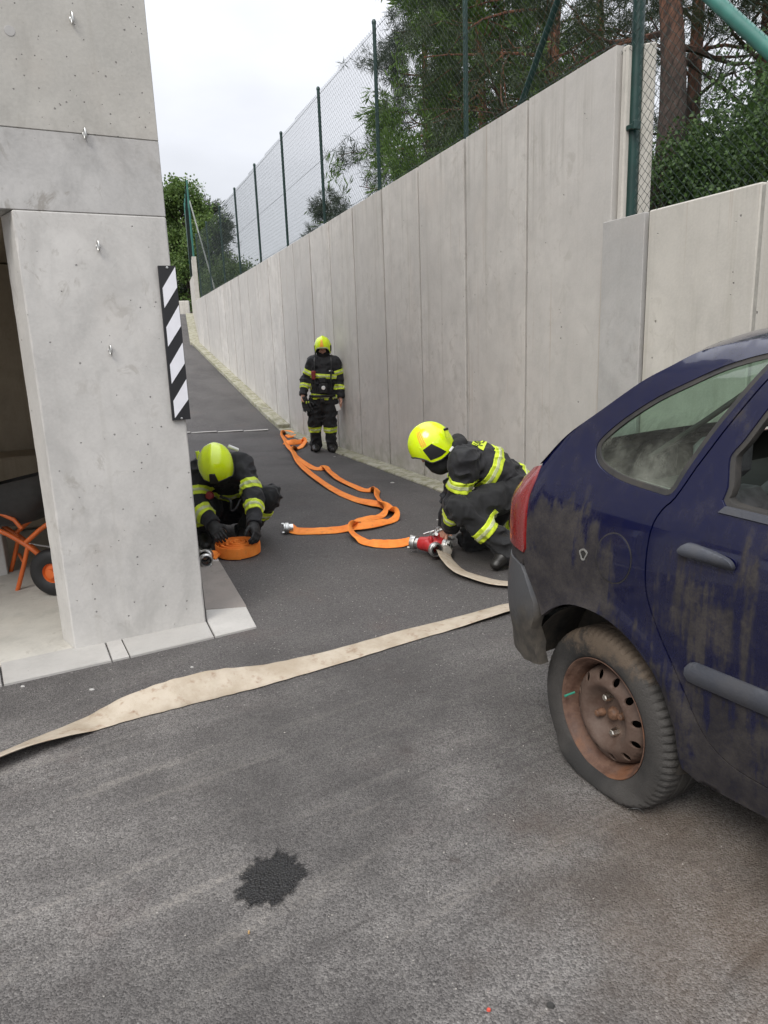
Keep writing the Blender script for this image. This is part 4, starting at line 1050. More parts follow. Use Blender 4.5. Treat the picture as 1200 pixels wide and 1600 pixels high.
class Box:
    def __init__(s, c, h, R=None, rad=.01, k=.01, sub=False):
        s.c = np.asarray(c, float); s.h = np.asarray(h, float); s.R = np.eye(3) if R is None else np.asarray(R); s.rad = rad; s.k = k; s.sub = sub
        m = np.linalg.norm(s.h)+rad; s.lo, s.hi = s.c-m, s.c+m
    def d(s, P):
        q = np.abs((P-s.c)@s.R)-(s.h-s.rad); return np.linalg.norm(np.maximum(q, 0), axis=1)+np.minimum(q.max(axis=1), 0)-s.rad
def field(prims, P, lo=None):
    D = np.full(len(P), 9., np.float64)
    for p in prims:
        m = np.all((P > p.lo-.09) & (P < p.hi+.09), axis=1)
        if not m.any(): continue
        d = p.d(P[m]); o = D[m]
        if p.sub: h = np.maximum(p.k-np.abs(o+d), 0)/p.k; D[m] = np.maximum(o, -d)+h*h*p.k/4
        else: h = np.maximum(p.k-np.abs(o-d), 0)/p.k; D[m] = np.minimum(o, d)-h*h*p.k/4
    return D
def bounds(prims): return np.min([p.lo for p in prims if not p.sub], axis=0), np.max([p.hi for p in prims if not p.sub], axis=0)
def folds(amp, seed, creases=()):
    def f(P, D):
        m = np.abs(D) < .06
        Q = P[m]
        w_ = np.stack([vnoise(Q, 4, seed+1), vnoise(Q, 4, seed+2), vnoise(Q, 4, seed+3)], 1)*.16
        n1 = vnoise((Q+w_)*[1, 1, 1.5], 9, seed); n2 = vnoise((Q-w_)*[1.2, 1.2, .8], 17, seed+5); n3 = vnoise(Q, 38, seed+8)
        r = (1-np.abs(2*n1-1))**1.6*1.5+(1-np.abs(2*n2-1))**1.5*.75+n3*.2-.75
        a = amp*np.ones(len(Q))
        for c, R, k in creases:
            g = np.exp(-(np.linalg.norm(Q-c, axis=1)/R)**2); a = a+amp*k*g
        D[m] -= r*a
        return D
    return f
def nets(fn, lo, hi, h):
    lo = np.asarray(lo)-2.5*h; n = np.ceil((np.asarray(hi)+2.5*h-lo)/h).astype(int)+1
    ax = [lo[i]+h*np.arange(n[i]) for i in range(3)]
    # coarse pass to skip empty space
    G = np.full(n, 1.0); B = 12
    bi = [np.arange(0, n[d], B) for d in range(3)]; bc_ = [ax[d][np.minimum(bi[d]+B//2, n[d]-1)] for d in range(3)]
    CC = np.stack(np.meshgrid(*bc_, indexing='ij'), -1).reshape(-1, 3); DC = fn(CC)
    II = np.stack(np.meshgrid(*bi, indexing='ij'), -1).reshape(-1, 3)[DC < h*B*.95+.05]
    for q in range(0, len(II), 60):
        blk = II[q:q+60]; Ps = []; sh = []
        for i, j, k in blk:
            P = np.stack(np.meshgrid(ax[0][i:i+B], ax[1][j:j+B], ax[2][k:k+B], indexing='ij'), -1); sh.append(P.shape[:3]); Ps.append(P.reshape(-1, 3))
        D = fn(np.concatenate(Ps)); o = 0
        for (i, j, k), s_ in zip(blk, sh):
            m_ = s_[0]*s_[1]*s_[2]; G[i:i+s_[0], j:j+s_[1], k:k+s_[2]] = D[o:o+m_].reshape(s_); o += m_
    s = G < 0
    c8 = [s[dx:n[0]-1+dx, dy:n[1]-1+dy, dz:n[2]-1+dz] for dx in (0, 1) for dy in (0, 1) for dz in (0, 1)]
    cnt = sum(c.astype(np.int8) for c in c8); act = (cnt > 0) & (cnt < 8)
    I = np.argwhere(act); idx = np.full(act.shape, -1, np.int64); idx[tuple(I.T)] = np.arange(len(I))
    acc = np.zeros((len(I), 3)); num = np.zeros(len(I))
    cor = [(dx, dy, dz) for dx in (0, 1) for dy in (0, 1) for dz in (0, 1)]
    for a in range(8):
        for b in range(a+1, 8):
            if sum(x != y for x, y in zip(cor[a], cor[b])) != 1: continue
            va = G[tuple((I+cor[a]).T)]; vb = G[tuple((I+cor[b]).T)]; m = (va < 0) != (vb < 0)
            t = np.where(m, va/(va-vb+1e-15), 0)[:, None]
            p = np.array(cor[a])+t*(np.array(cor[b])-np.array(cor[a])); acc[m] += p[m]; num[m] += 1
    V = lo+(I+acc/np.maximum(num, 1)[:, None])*h
    F = []
    for axn in range(3):
        o1, o2 = [(1, 2), (2, 0), (0, 1)][axn]
        e = np.zeros(3, int); e[axn] = 1
        sl0 = [slice(1, n[d]-1) if d != axn else slice(0, n[d]-1) for d in range(3)]
        sl1 = [slice(1, n[d]-1) if d != axn else slice(1, n[d]) for d in range(3)]
        s0, s1 = s[tuple(sl0)], s[tuple(sl1)]; X = np.argwhere(s0 != s1)
        if not len(X): continue
        base = X+np.array([1 if d != axn else 0 for d in range(3)]); fl = s0[tuple(X.T)]
        u = np.zeros(3, int); u[o1] = 1; v = np.zeros(3, int); v[o2] = 1
        q = np.stack([idx[tuple((base-u-v).T)], idx[tuple((base-v).T)], idx[tuple(base.T)], idx[tuple((base-u).T)]], 1)
        q[~fl] = q[~fl][:, ::-1]; F.append(q[(q >= 0).all(axis=1)])
    return V, np.concatenate(F) if F else np.zeros((0, 4), int)
def soft(name, prims, h, mat, parent, post=None, lo=None, hi=None, cut=None, relax=1):
    def fn(P):
        D = field(prims, P)
        if post: D = post(P, D)
        if cut: D = np.maximum(D, cut(P))
        return D
    b = bounds(prims); lo = b[0]-.045 if lo is None else lo; hi = b[1]+.045 if hi is None else hi
    V, F = nets(fn, lo, hi, h)
    if relax:                                   # light smoothing of the grid steps
        for _ in range(relax):
            A = np.zeros_like(V); c = np.zeros(len(V))
            for i in range(4): np.add.at(A, F[:, i], V[F[:, i-1]]+V[F[:, (i+1) % 4]]); np.add.at(c, F[:, i], 2)
            V = V*.5+.5*A/np.maximum(c, 1)[:, None]
    return obj(name, V, [F], mat, parent, 180), fn
def band(fn, a, b, t, wdt, R, parent, h=.0045, two=True, off=.005):
    """reflective tape round a limb: slab of the cloth surface across the segment a-b at parameter t"""
    a, b = np.asarray(a, float), np.asarray(b, float); d = b-a; L_ = np.linalg.norm(d); d /= L_; c = a+d*L_*t
    def mk(name, w_, of, mt):
        def g(P):
            q = (P-c)@d; rad = np.linalg.norm(P-c-q[:, None]*d, axis=1)
            return np.maximum(np.maximum(np.abs(fn(P)-of*.2)-of, np.abs(q)-w_/2), rad-R)
        ex = R*np.sqrt(np.clip(1-d*d, 0, 1))+w_/2*np.abs(d)+.01
        V, F = nets(g, c-ex, c+ex, h)
        if not len(F): return
        return obj(name, V, [F], mt, parent, 180)
    o = mk('reflective_band', wdt, off, MAT['neon']); 
    if o and two: mk('silver_stripe', wdt*.32, off+.0025, MAT['silver'])
    return o
m = M('dark fire suit cloth', .78, Sheen_Weight=.06); p = m.pos(); n1 = m.noise(p, 14, 5, .6); wv = m.noise(p, 420, 2)
m.col(m.mix(m.ramp(n1, .3, .7), (.0045, .005, .007), (.0155, .0155, .018))); m.bump(wv, .0012); MAT['suit'] = m.m
m = M('charcoal trouser cloth', .85, Sheen_Weight=.06); p = m.pos(); n1 = m.noise(p, 11, 5, .6); wv = m.noise(p, 400, 2)
m.col(m.mix(m.ramp(n1, .3, .7), (.0065, .007, .008), (.0145, .015, .0165))); m.bump(wv, .0012); MAT['trouser'] = m.m
m = M('neon yellow tape', .5); p = m.pos(); m.col(m.mix(m.ramp(m.noise(p, 22, 4), .35, .7, 0, .5), (.60, .74, .035), (.40, .50, .05))); MAT['neon'] = m.m
m = M('silver tape', .35); p = m.pos(); m.col(m.mix(m.ramp(m.noise(p, 22, 4), .4, .7), (.50, .54, .30), (.42, .46, .22))); MAT['silver'] = m.m
m = M('neon helmet shell', .22, Coat_Weight=.7, Coat_Roughness=.05); p = m.pos(); m.col(m.mix(m.ramp(m.noise(p, 9, 4), .4, .75, 0, .35), (.66, .84, .004), (.54, .70, .02))); MAT['helmet'] = m.m
MAT['rubber'] = simple('black rubber', (.012, .012, .013), .55)
MAT['visor'] = simple('smoky visor', (.02, .02, .022), .12, Coat_Weight=.5)
MAT['skin'] = simple('skin', (.50, .27, .19), .5, .1, 40, .0005, Subsurface_Weight=.05)
MAT['boot'] = simple('black boot leather', (.016, .015, .014), .45, .3, 30, .001)
MAT['glove'] = simple('black glove', (.014, .014, .014), .7, .3, 40, .001)
MAT['hood'] = simple('black neck cloth', (.010, .010, .011), .9, .25, 30, .001)
MAT['orange'] = simple('orange mark', (.80, .36, .03), .5)
MAT['redgear'] = simple('dark red radio case', (.20, .02, .02), .5, .2)
MAT['black'] = simple('black plastic', (.012, .012, .013), .4)
MAT['white'] = simple('white plastic', (.75, .75, .73), .5, .03)

def headR(fwd, up):
    f = nrm(fwd); u = np.asarray(up, float); u = nrm(u-f*np.dot(u, f)); return np.stack([np.cross(f, u), f, u], 1)   # columns: right, forward, up
def helmet(parent, c, R, sc=1.0, plates=True, front=None, stripe='front'):
    c = np.asarray(c, float); RX, RY, RZ = .128*sc, .158*sc, .152*sc
    def edge(ph):                                # lowest angle past the equator, by azimuth (0 = front)
        a = abs((ph+pi) % (2*pi)-pi)
        return np.interp(a, [0, .5, .85, 1.1, 1.6, 2.1, 2.5, pi], [.00, .005, .035, .095, .112, .105, .088, .085])*sc
    def sp(ph, t, off=0.):
        """t in 0..1 from crown to rim"""
        z_e = edge(ph); q = t*(1+z_e/(.22*sc))
        if q <= 1:
            a = q*pi/2; r = sin(a); z = RZ*cos(a)
        else:
            r = 1-.10*((q-1)/.5)**2; z = -(q-1)*.22*sc
        x = (RX*r+off*r)*sin(ph); y = (RY*r+off*r)*cos(ph); z = z+off*(1-r)
        crest = .010*math.exp(-(x/.026)**2)*max(0, z/RZ)**.5
        side_r = .006*math.exp(-((abs(x)-.075)/.012)**2)*max(0, z/RZ)
        return np.array([x, y, z+crest+side_r])
    def w3(p): return c+R@np.asarray(p)
    N, T = 56, 22
    V = [w3(sp(0, 0))]; F = []
    for j in range(1, T+1):
        for i in range(N): V.append(w3(sp(2*pi*i/N, j/T)))
    for j in range(T, T+1):
        for i in range(N): p_ = sp(2*pi*i/N, 1); V.append(w3(p_*[.94, .95, 1]+[0, 0, .004]))
    for i in range(N):
        a = 2*pi*i/N; p_ = sp(a, .8); V.append(w3(p_*[.92, .93, .95]))
    for i in range(N): F.append([0, 1+i, 1+(i+1) % N])
    for j in range(T+1):
        for i in range(N): F.append([1+j*N+i, 1+(j+1)*N+i, 1+(j+1)*N+(i+1) % N, 1+j*N+(i+1) % N])
    h = obj('helmet', np.array(V), F, MAT['helmet'], parent, 50)
    mb = MB(); mb.tube([w3(sp(2*pi*i/N, 1)) for i in range(N)], .0055*sc, 6, closed=True); mb.build('rim_trim', MAT['rubber'], h, 60)
    def patch(name, poly, off, mat, th=.005, n=10):
        """poly: function (a,b in 0..1) -> (ph, t)"""
        V = []; F = []
        for o in (off, off-th):
            for j in range(n+1):
                for i in range(n+1): V.append(w3(sp(*poly(i/n, j/n), o)))
        m_ = n+1
        for L0 in (0, 1):
            for j in range(n):
                for i in range(n): F.append([L0*m_*m_+j*m_+i, L0*m_*m_+j*m_+i+1, L0*m_*m_+(j+1)*m_+i+1, L0*m_*m_+(j+1)*m_+i])
        bd = [i for i in range(m_)]+[j*m_+n for j in range(1, m_)]+[n*m_+i for i in range(n-1, -1, -1)]+[j*m_ for j in range(n-1, 0, -1)]
        for q in range(len(bd)): F.append([bd[q], bd[(q+1) % len(bd)], m_*m_+bd[(q+1) % len(bd)], m_*m_+bd[q]])
        mb = MB(); mb.add(V, F); return mb.build(name, mat, h, 40)
    quad = lambda A, B, C, D: (lambda a, b: tuple((np.array(A)*(1-a)+np.array(B)*a)*(1-b)+(np.array(D)*(1-a)+np.array(C)*a)*b))
    if plates:
        for sg in (1, -1):
            patch('side_frame', quad((sg*1.02, .60), (sg*2.02, .585), (sg*2.08, .985), (sg*1.06, .985)), .004, MAT['helmet'])
            patch('side_plate', quad((sg*1.12, .64), (sg*1.58, .60), (sg*1.95, .93), (sg*1.14, .92)), .0065, MAT['rubber'])
    if front == 'mount': patch('lamp_mount', quad((-.19, .63), (.19, .63), (.24, 1.0), (-.24, 1.0)), .012, MAT['rubber'], .01)
    if front == 'badge':
        patch('front_badge', quad((-.10, .45), (.10, .45), (.26, .93), (-.26, .93)), .005, MAT['orange']); patch('pale_band', quad((-.75, .90), (.75, .90), (.75, .975), (-.75, .975)), .006, MAT['silver'])
    if stripe == 'side':
        for sg in (1, -1):
            for k in range(3): patch('orange_stripe', quad((sg*(1.12+.115*k), .25), (sg*(1.19+.115*k), .25), (sg*(1.17+.09*k), .60), (sg*(1.12+.09*k), .60)), .0035, MAT['orange'], .004, 5)
    # face shield pushed up inside, and brow shadow lip
    patch('brow_visor', quad((-.8, .955), (.8, .955), (.72, .995), (-.72, .995)), -.006, MAT['visor'], .004)
    return h, w3
def hand_prims(wr, d, pn, side=1, curl=.5, sc=1.0, thick=1.0):
    """wrist, pointing direction, palm normal -> palm, four bent fingers, thumb"""
    d = nrm(d); pn = np.asarray(pn, float); pn = nrm(pn-d*np.dot(pn, d)); x = np.cross(d, pn)*side; P = []
    wr = np.asarray(wr, float); kn = wr+d*.088*sc
    P.append(Box(wr+d*.048*sc, np.array([.041, .048, .015])*sc*[thick**.5, 1, thick], np.stack([x, d, pn], 1), .013*sc, .012))
    P.append(Cone(wr-d*.05, wr+d*.012, .029*thick**.5, .028*thick**.5, .02))
    for i, (o, ln, sp_) in enumerate(((-.031, .070, -.10), (-.0105, .079, -.03), (.0105, .074, .04), (.030, .058, .13))):
        a = kn+x*o*sc; dd = nrm(d+x*sp_); c = curl*(1+.12*i)
        j = a; ang = 0; r = .0092*sc*thick
        for k, f in enumerate((.44, .32, .24)):
            ang += c*(.75 if k == 0 else .62); e = j+(dd*cos(ang)+pn*sin(ang))*ln*f*sc*1.05
            P.append(Cone(j, e, r, r*.92, .004)); j = e; r *= .92
    a = wr+d*.022*sc-x*.030*sc; t1 = a+nrm(-x*.9+d*.7+pn*.35)*.042*sc; t2 = t1+nrm(-x*.25+d*.85+pn*(.35+.5*curl))*.032*sc; t3 = t2+nrm(d*.8+pn*(.3+.7*curl)+x*.15)*.026*sc
    P += [Cone(a, t1, .0135*sc*thick, .0115*sc*thick, .012), Cone(t1, t2, .0112*sc*thick, .0102*sc*thick, .005), Cone(t2, t3, .0102*sc*thick, .0085*sc*thick, .004)]
    return P
def head_prims(c, R, sc=1.0):
    c = np.asarray(c, float); w3 = lambda p: c+R@(np.asarray(p)*sc)
    P = [Ell(w3((0, -.012, .02)), np.array([.074, .094, .105])*sc, R, .02), Ell(w3((0, .02, -.05)), np.array([.055, .068, .075])*sc, R, .03),
         Cone(w3((0, .083, -.005)), w3((0, .104, -.036)), .008*sc, .0125*sc, .012), Ell(w3((0, .075, -.105)), np.array([.024, .022, .018])*sc, R, .02),
         Ell(w3((0, .090, .028)), np.array([.055, .014, .012])*sc, R, .02)]
    for sg in (1, -1):
        P.append(Ell(w3((sg*.031, .094, .008)), np.array([.017, .012, .011])*sc, R, .008, True)); P.append(Ell(w3((sg*.031, .083, .008)), np.array([.0125, .0115, .0105])*sc, R, .002))
        P.append(Ell(w3((sg*.042, .074, -.03)), np.array([.022, .02, .02])*sc, R, .02)); P.append(Ell(w3((sg*.076, -.008, -.005)), np.array([.010, .020, .032])*sc, R, .008))
    P.append(Cone(w3((-.018, .090, -.067)), w3((.018, .090, -.067)), .0065*sc, .0065*sc, .008)); P.append(Cone(w3((-.02, .1, -.0735)), w3((.02, .1, -.0735)), .003*sc, .003*sc, .004, True))
    return P
def person(label, J, R, seed, fold=.010, helmet_kw={}, gloves=(False, False), hands=None, group='firefighters in dark suits', hsc=1.0):
    base = np.array([J['pelvis'][0], J['pelvis'][1], 0]); T = empty('person', base); tag(T, label, 'person', group)
    g = {k: np.asarray(v, float) for k, v in J.items()}
    hd = g['head']; up = R[:, 2]; fw = R[:, 1]
    # ---- jacket
    jk = []
    ch, pv, nk = g['chest'], g['pelvis'], g['neck']; sL, sR = g['shL'], g['shR']
    mid = (sL+sR)/2; ax = nrm(sL-sR); spine = nrm(mid-pv)
    jk += [Cone(sL-ax*.055, sR+ax*.055, .092, .092, .05), Cone(mid-spine*.02, ch, .125, .15, .06)]
    for sg in (1, -1):
        jk += [Cone(mid+ax*sg*.10, ch+ax*sg*.085, .098, .108, .05), Cone(ch+ax*sg*.085, pv+ax*sg*.075+spine*.03, .108, .118, .05)]
    jk += [Cone(ch, pv+spine*.03, .14, .135, .06), Cone(nk, mid, .062, .085, .05)]
    arms = []
    for s_, el, wr in ((sL, g['elL'], g['wrL']), (sR, g['elR'], g['wrR'])):
        arms += [Cone(s_, el, .078, .066, .085), Cone(el, wr, .066, .054, .03)]
    cre = [(g['elL'], .11, 1.3), (g['elR'], .11, 1.3), (sL, .10, .5), (sR, .10, .5), ((ch+pv)/2, .16, .6)]
    post = folds(fold, seed, cre)
    # cuffs: stop the sleeve at the wrist
    def cuff(P):
        D = np.full(len(P), -9.)
        for el, wr in ((g['elL'], g['wrL']), (g['elR'], g['wrR'])):
            d = nrm(wr-el); q = (P-wr)@d; r = np.linalg.norm(P-wr-q[:, None]*d, axis=1); D = np.where(r < .10, np.maximum(D, q), D)
        return D
    _, fj = soft('jacket', jk+arms, .0085, MAT['suit'], T, post, cut=cuff)
    # ---- trousers
    tr = []; hips = (g['hipL']+g['hipR'])/2
    tr += [Cone(g['hipL'], g['hipR'], .115, .115, .05), Cone(pv+spine*.05, hips, .135, .13, .06)]
    for s_ in 'LR':
        h_, k_, a_ = g['hip'+s_], g['kn'+s_], g['an'+s_]
        tr += [Cone(h_, k_, .105, .085, .05), Cone(k_, a_, .084, .074, .04), Cone(a_, a_+nrm(a_-k_)*.02, .076, .074, .02)]
        tr.append(Ell(h_*.55+k_*.45+np.cross(nrm(k_-h_), spine)*0, (.10, .10, .10), None, .05))
    cre = [(g['knL'], .13, 1.1), (g['knR'], .13, 1.1), (g['anL'], .12, 1.3), (g['anR'], .12, 1.3), (g['hipL'], .14, .9), (g['hipR'], .14, .9)]
    _, ft = soft('trousers', tr, .009, MAT['trouser'], T, folds(fold*1.15, seed+50, cre))
    # ---- boots
    for s_ in 'LR':
        a_, t_ = g['an'+s_], g['toe'+s_]; f = t_-a_; k_ = g['kn'+s_]; sh = nrm(k_-a_)
        heel = g.get('heel'+s_, a_-np.array([f[0], f[1], 0])*.25); sole_z = min(a_[2], t_[2])
        bt = [Cone(a_+sh*.12, a_, .066, .062, .03), Cone(a_-sh*.01, t_*.55+a_*.45, .056, .050, .03), Cone(t_*.55+a_*.45, t_, .050, .040, .03), Cone(heel, a_, .044, .058, .03)]
        bo, fb = soft('boot', bt, .008, MAT['boot'], T, folds(.003, seed+9), relax=1)
        d = nrm(f); side = nrm(np.cross(d, sh)); nn = np.cross(side, d); nn = nn if np.dot(nn, sh) > 0 else -nn
    # ---- body: head, neck, torso, limbs and hands, one continuous surface
    bd = head_prims(hd, R, hsc)
    bd += [Cone(hd-up*.06-fw*.02, nk, .055, .058, .03), Cone(nk, mid, .055, .07, .04), Cone(sL, sR, .04, .04, .04), Cone(mid, ch, .09, .10, .06), Cone(ch, pv, .10, .10, .06)]
    for s_ in 'LR':
        bd += [Cone(g['sh'+s_], g['el'+s_], .038, .036, .03), Cone(g['el'+s_], g['wr'+s_], .04, .028, .02), Cone(g['hip'+s_], g['kn'+s_], .08, .055, .04), Cone(g['kn'+s_], g['an'+s_], .055, .04, .03), Cone(g['an'+s_], g['toe'+s_], .035, .028, .02)]
    hp = {}
    for i, s_ in enumerate('LR'):
        dr, pn, cu, sd_ = hands[i]; wr = g['wr'+s_]; hp[s_] = hand_prims(wr+nrm(dr)*.012, dr, pn, sd_, cu)
    allp = bd+[q for s_ in 'LR' for q in hp[s_]]
    fnb = lambda P: field(allp, P)
    Vs = []; Fs = []; nv = 0
    V, F = nets(fnb, *bounds(allp), .0065)
    o = obj('body', V, [F], MAT['skin'], T, 180)
    for i, s_ in enumerate('LR'):
        if gloves[i]:
            dr, pn, cu, sd_ = hands[i]; wr = g['wr'+s_]; dn = nrm(dr)
            gp = hand_prims(wr+dn*.012, dr, pn, sd_, cu, 1.10, 1.25)+[Cone(wr-dn*.04, wr+dn*.05, .047, .038, .02)]
            soft('glove', gp, .0055, MAT['glove'], T, relax=1)
    # ---- neck cloth under the helmet (open at the face)
    hood = [Ell(hd-up*.015-fw*.012, np.array([.102, .118, .125])*hsc, R, .03), Cone(hd-up*.11*hsc+fw*.012, nk+(mid-nk)*.35, .086*hsc, .100, .05)]
    face = [Ell(hd+fw*.115*hsc-up*.008*hsc, np.array([.060, .075, .058])*hsc, R, .01)]
    soft('neck_cloth', hood, .008, MAT['hood'], T, folds(.006, seed+21), cut=lambda P: -face[0].d(P))
    hl, hw = helmet(T, hd+up*.030*hsc, R, hsc*1.0, **helmet_kw)
    return T, g, fj, ft, dict(spine=spine, ax=ax, mid=mid, hw=hw, R=R)
def gear_box(name, c, h, R, mat, T, rad=.008):
    mb = MB(); mb.box(c, R[:, 0]*h[0], R[:, 1]*h[1], R[:, 2]*h[2], rad); return mb.build(name, mat, T, 40)
Z = np.array([0, 0, 1.])

# ---------------- 1. standing firefighter by the wall
Y1 = 11.25
J = dict(head=at(504.5, 544, Y1-.03), neck=at(505, 560, Y1), chest=at(506, 588, Y1), pelvis=at(505, 622, Y1), shL=at(523.5, 567, Y1), shR=at(488, 567, Y1-.02),
         elL=at(532, 595, Y1+.03), wrL=at(532, 622, Y1-.06), elR=at(477.5, 595, Y1+.02), wrR=at(473.5, 618, Y1-.10),
         hipL=at(515, 628, Y1), hipR=at(495, 628, Y1), knL=at(515.5, 660, Y1-.05), knR=at(491.5, 658, Y1), anL=at(518, 694, Y1-.02), anR=at(493, 691, Y1+.08), toeL=at(521, 702, Y1-.22), toeR=at(493, 698, Y1-.12))
for k in ('anL', 'anR'): J[k][2] = .09
for k in ('toeL', 'toeR'): J[k][2] = .045
R1 = headR((-.03, -.96, -.22), (0, -.2, 1))
T1, g, fj, ft, q = person('firefighter in black suit standing with arms down, back against the tall wall', J, R1, 11, .011, dict(front='badge', stripe=None), (False, False),
    [((.02, -.08, -1), (-.9, -.4, 0), .45, 1), ((-.03, -.12, -1), (.9, -.4, 0), .6, -1)])
for s_ in 'LR':
    band(fj, g['sh'+s_], g['el'+s_], .50, .075, .13, T1); band(fj, g['el'+s_], g['wr'+s_], .42, .075, .12, T1); band(ft, g['kn'+s_], g['an'+s_], .30, .085, .14, T1)
band(fj, g['chest'], g['pelvis'], -.02, .07, .22, T1); band(fj, g['chest'], g['pelvis'], .93, .085, .24, T1)
F1 = np.array([0, -1, 0]); RB = np.stack([np.array([1., 0, 0]), F1, Z], 1)
gear_box('radio', g['chest']+[-.145, -.165, .03], (.032, .025, .065), RB, MAT['redgear'], T1)
gear_box('chest_gauge', g['chest']+[-.01, -.185, -.05], (.055, .03, .04), RB, MAT['black'], T1)
gear_box('regulator', g['chest']+[.0, -.18, -.17], (.06, .035, .075), RB, MAT['black'], T1)
mb = MB(); mb.lathe([(.001, .012), (.026, .010), (.030, 0), (.034, -.02)], g['chest']+[.0, -.22, -.165], F1, 18); mb.build('torch_lens', MAT['white'], T1, 40)
for sx in (-.13, .12):
    mb = MB(); c = g['mid'] if 'mid' in g else q['mid']
    mb.tube(catmull([c+[sx, .02, .115], c+[sx, -.085, .085], c+[sx*1.05, -.135, -.02], g['chest']+[sx, -.168, -.02], g['chest']+[sx*.95, -.17, -.22]], 6), .013, 6); mb.build('harness_strap', MAT['black'], T1, 60)
mb = MB(); pvv = g['pelvis']; mb.tube([pvv+[.205*cos(a), .17*sin(a), .04] for a in np.linspace(0, 2*pi, 26, endpoint=False)], .02, 8, closed=True); mb.build('belt', MAT['black'], T1, 60)
gear_box('belt_buckle', pvv+[.0, -.195, -.02], (.03, .015, .03), RB, MAT['black'], T1, .005)
gear_box('thigh_pocket', g['hipR']*.6+g['knR']*.4+[-.10, -.02, 0], (.035, .07, .10), RB, MAT['trouser'], T1, .02)
gear_box('name_tag', g['chest']+[.12, -.155, .085], (.025, .006, .007), RB, MAT['white'], T1, .002)
mb = MB(); hl = g['head']; mb.tube(catmull([hl+[-.115, -.02, -.03], hl+[-.115, -.07, -.08], hl+[-.09, -.10, -.13]], 5), .010, 6); mb.build('chin_strap', MAT['rubber'], T1, 60)
# paper in his hand, gloves held in the other
w_ = g['wrL']+np.array([-.045, -.06, -.135]); mb = MB(); mb.box(w_, np.array([.034, -.01, .012]), np.array([0, .0012, 0]), np.array([-.012, 0, .048])); tag(mb.build('paper', MAT['white']), 'small folded white paper held in the standing firefighter\'s hand', 'paper')
w_ = g['wrR']+np.array([.02, -.05, -.15]); gv = empty('work_gloves', w_); tag(gv, 'pair of black and yellow gloves dangling from the standing firefighter\'s right hand', 'gloves')
for k in (0, 1):
    o_, _ = soft('glove', hand_prims(w_+[.03*k, .03*k, .06], (.15+.2*k, -.1, -1), (.3, -1, 0), 1, .25, 1.05, 1.2), .007, MAT['glove'], gv)
    gear_box('glove_cuff', w_+[.03*k, .03*k-.002, .045], (.042, .022, .018), RB, MAT['neon'], gv, .006)

# ---------------- 2. kneeling firefighter at the manifold, seen from his left
J = dict(head=at(676, 700, 5.18), neck=at(706, 703, 5.22), chest=at(757, 728, 5.26), pelvis=at(802, 757, 5.30), shL=at(726, 722, 5.02), shR=at(727, 716, 5.46),
         elL=at(713, 784, 5.08), wrL=at(703, 826, 5.30), elR=at(705, 780, 5.62), wrR=at(697, 822, 5.66),
         hipL=at(806, 768, 5.17), hipR=at(806, 765, 5.40), knL=at(722, 795, 4.98), knR=at(738, 846, 5.42), anL=at(797, 858, 4.92), anR=at(812, 853, 5.46), toeL=at(775, 884, 4.86), toeR=at(803, 868, 5.40))
J['knR'][2] = .105; J['anR'][2] = .12; J['toeR'][2] = .05; J['toeL'][2] = .048; J['anL'][2] = max(J['anL'][2], .10)
J['heelL'] = J['anL']+np.array([.07, .02, -.045]); J['heelR'] = J['anR']+np.array([.06, .02, .0])
R2 = headR((-.84, -.08, -.54), (-.50, -.02, .86))
hL = nrm(at(683, 848, 5.42)-J['wrL'])
T2, g, fj, ft, q = person('kneeling firefighter in black suit bent over the red manifold behind the car', J, R2, 23, .015, dict(stripe='side'), (False, False),
    [(hL, (.1, .5, -.9), .55, -1), ((-.3, -.1, -.8), (-.2, -.9, 0), .6, 1)], hsc=1.05)
band(fj, g['shL'], g['elL'], .55, .085, .14, T2); band(fj, g['elL'], g['wrL'], .50, .07, .10, T2); band(fj, g['shR'], g['elR'], .55, .085, .13, T2)
band(fj, q['mid'], g['pelvis'], .40, .09, .30, T2); band(fj, q['mid'], g['pelvis'], 1.03, .085, .30, T2)
band(ft, g['knL'], g['anL'], .50, .09, .15, T2); band(ft, g['knR'], g['anR'], .62, .085, .14, T2)
# back patch with lettering: HASIČI across the shoulders
pc = at(753, 702, 5.16); bn = nrm(np.array([.25, -.55, .95])); 
def on_cloth(P, n, fn, off):
    P = np.array(P, float)
    for _ in range(14): P = P-n*(fn(P[None])[0]-off)*.8
    return P
def cloth_sheet(name, c, ex, ey, w_, h_, fn, off, mat, T, n=(10, 6)):
    nn = nrm(np.cross(ex, ey)); V = []; F = []
    for j in range(n[1]+1):
        for i in range(n[0]+1): V.append(on_cloth(c+ex*w_*(i/n[0]-.5)+ey*h_*(j/n[1]-.5)+nn*.03, nn, fn, off))
    for j in range(n[1]):
        for i in range(n[0]): a = j*(n[0]+1)+i; F.append([a, a+1, a+n[0]+2, a+n[0]+1])
    return obj(name, V, F, mat, T, 180)
ex = nrm(q['ax']*-1); sp_ = q['spine']; ey = nrm(sp_-ex*np.dot(sp_, ex)); nn = nrm(np.cross(ex, ey))
if nn[2] < 0: ex = -ex; nn = nrm(np.cross(ex, ey))
bc = q['mid']*.78+g['chest']*.22
pt = cloth_sheet('back_patch', bc+nn*.1+ex*.035, ex, ey, .36, .095, fj, .006, MAT['neon'], T2, (24, 8))
def text_mesh(txt, size):
    cu = bpy.data.curves.new('t', 'FONT'); cu.body = txt; cu.size = size; cu.align_x = 'CENTER'; cu.align_y = 'CENTER'; cu.resolution_u = 3
    o = bpy.data.objects.new('t', cu); COL.objects.link(o); bpy.context.view_layer.update()
    me = bpy.data.meshes.new_from_object(o.evaluated_get(bpy.context.evaluated_depsgraph_get())); bpy.data.objects.remove(o); bpy.data.curves.remove(cu); return me
me = text_mesh('HASIČI', .10)
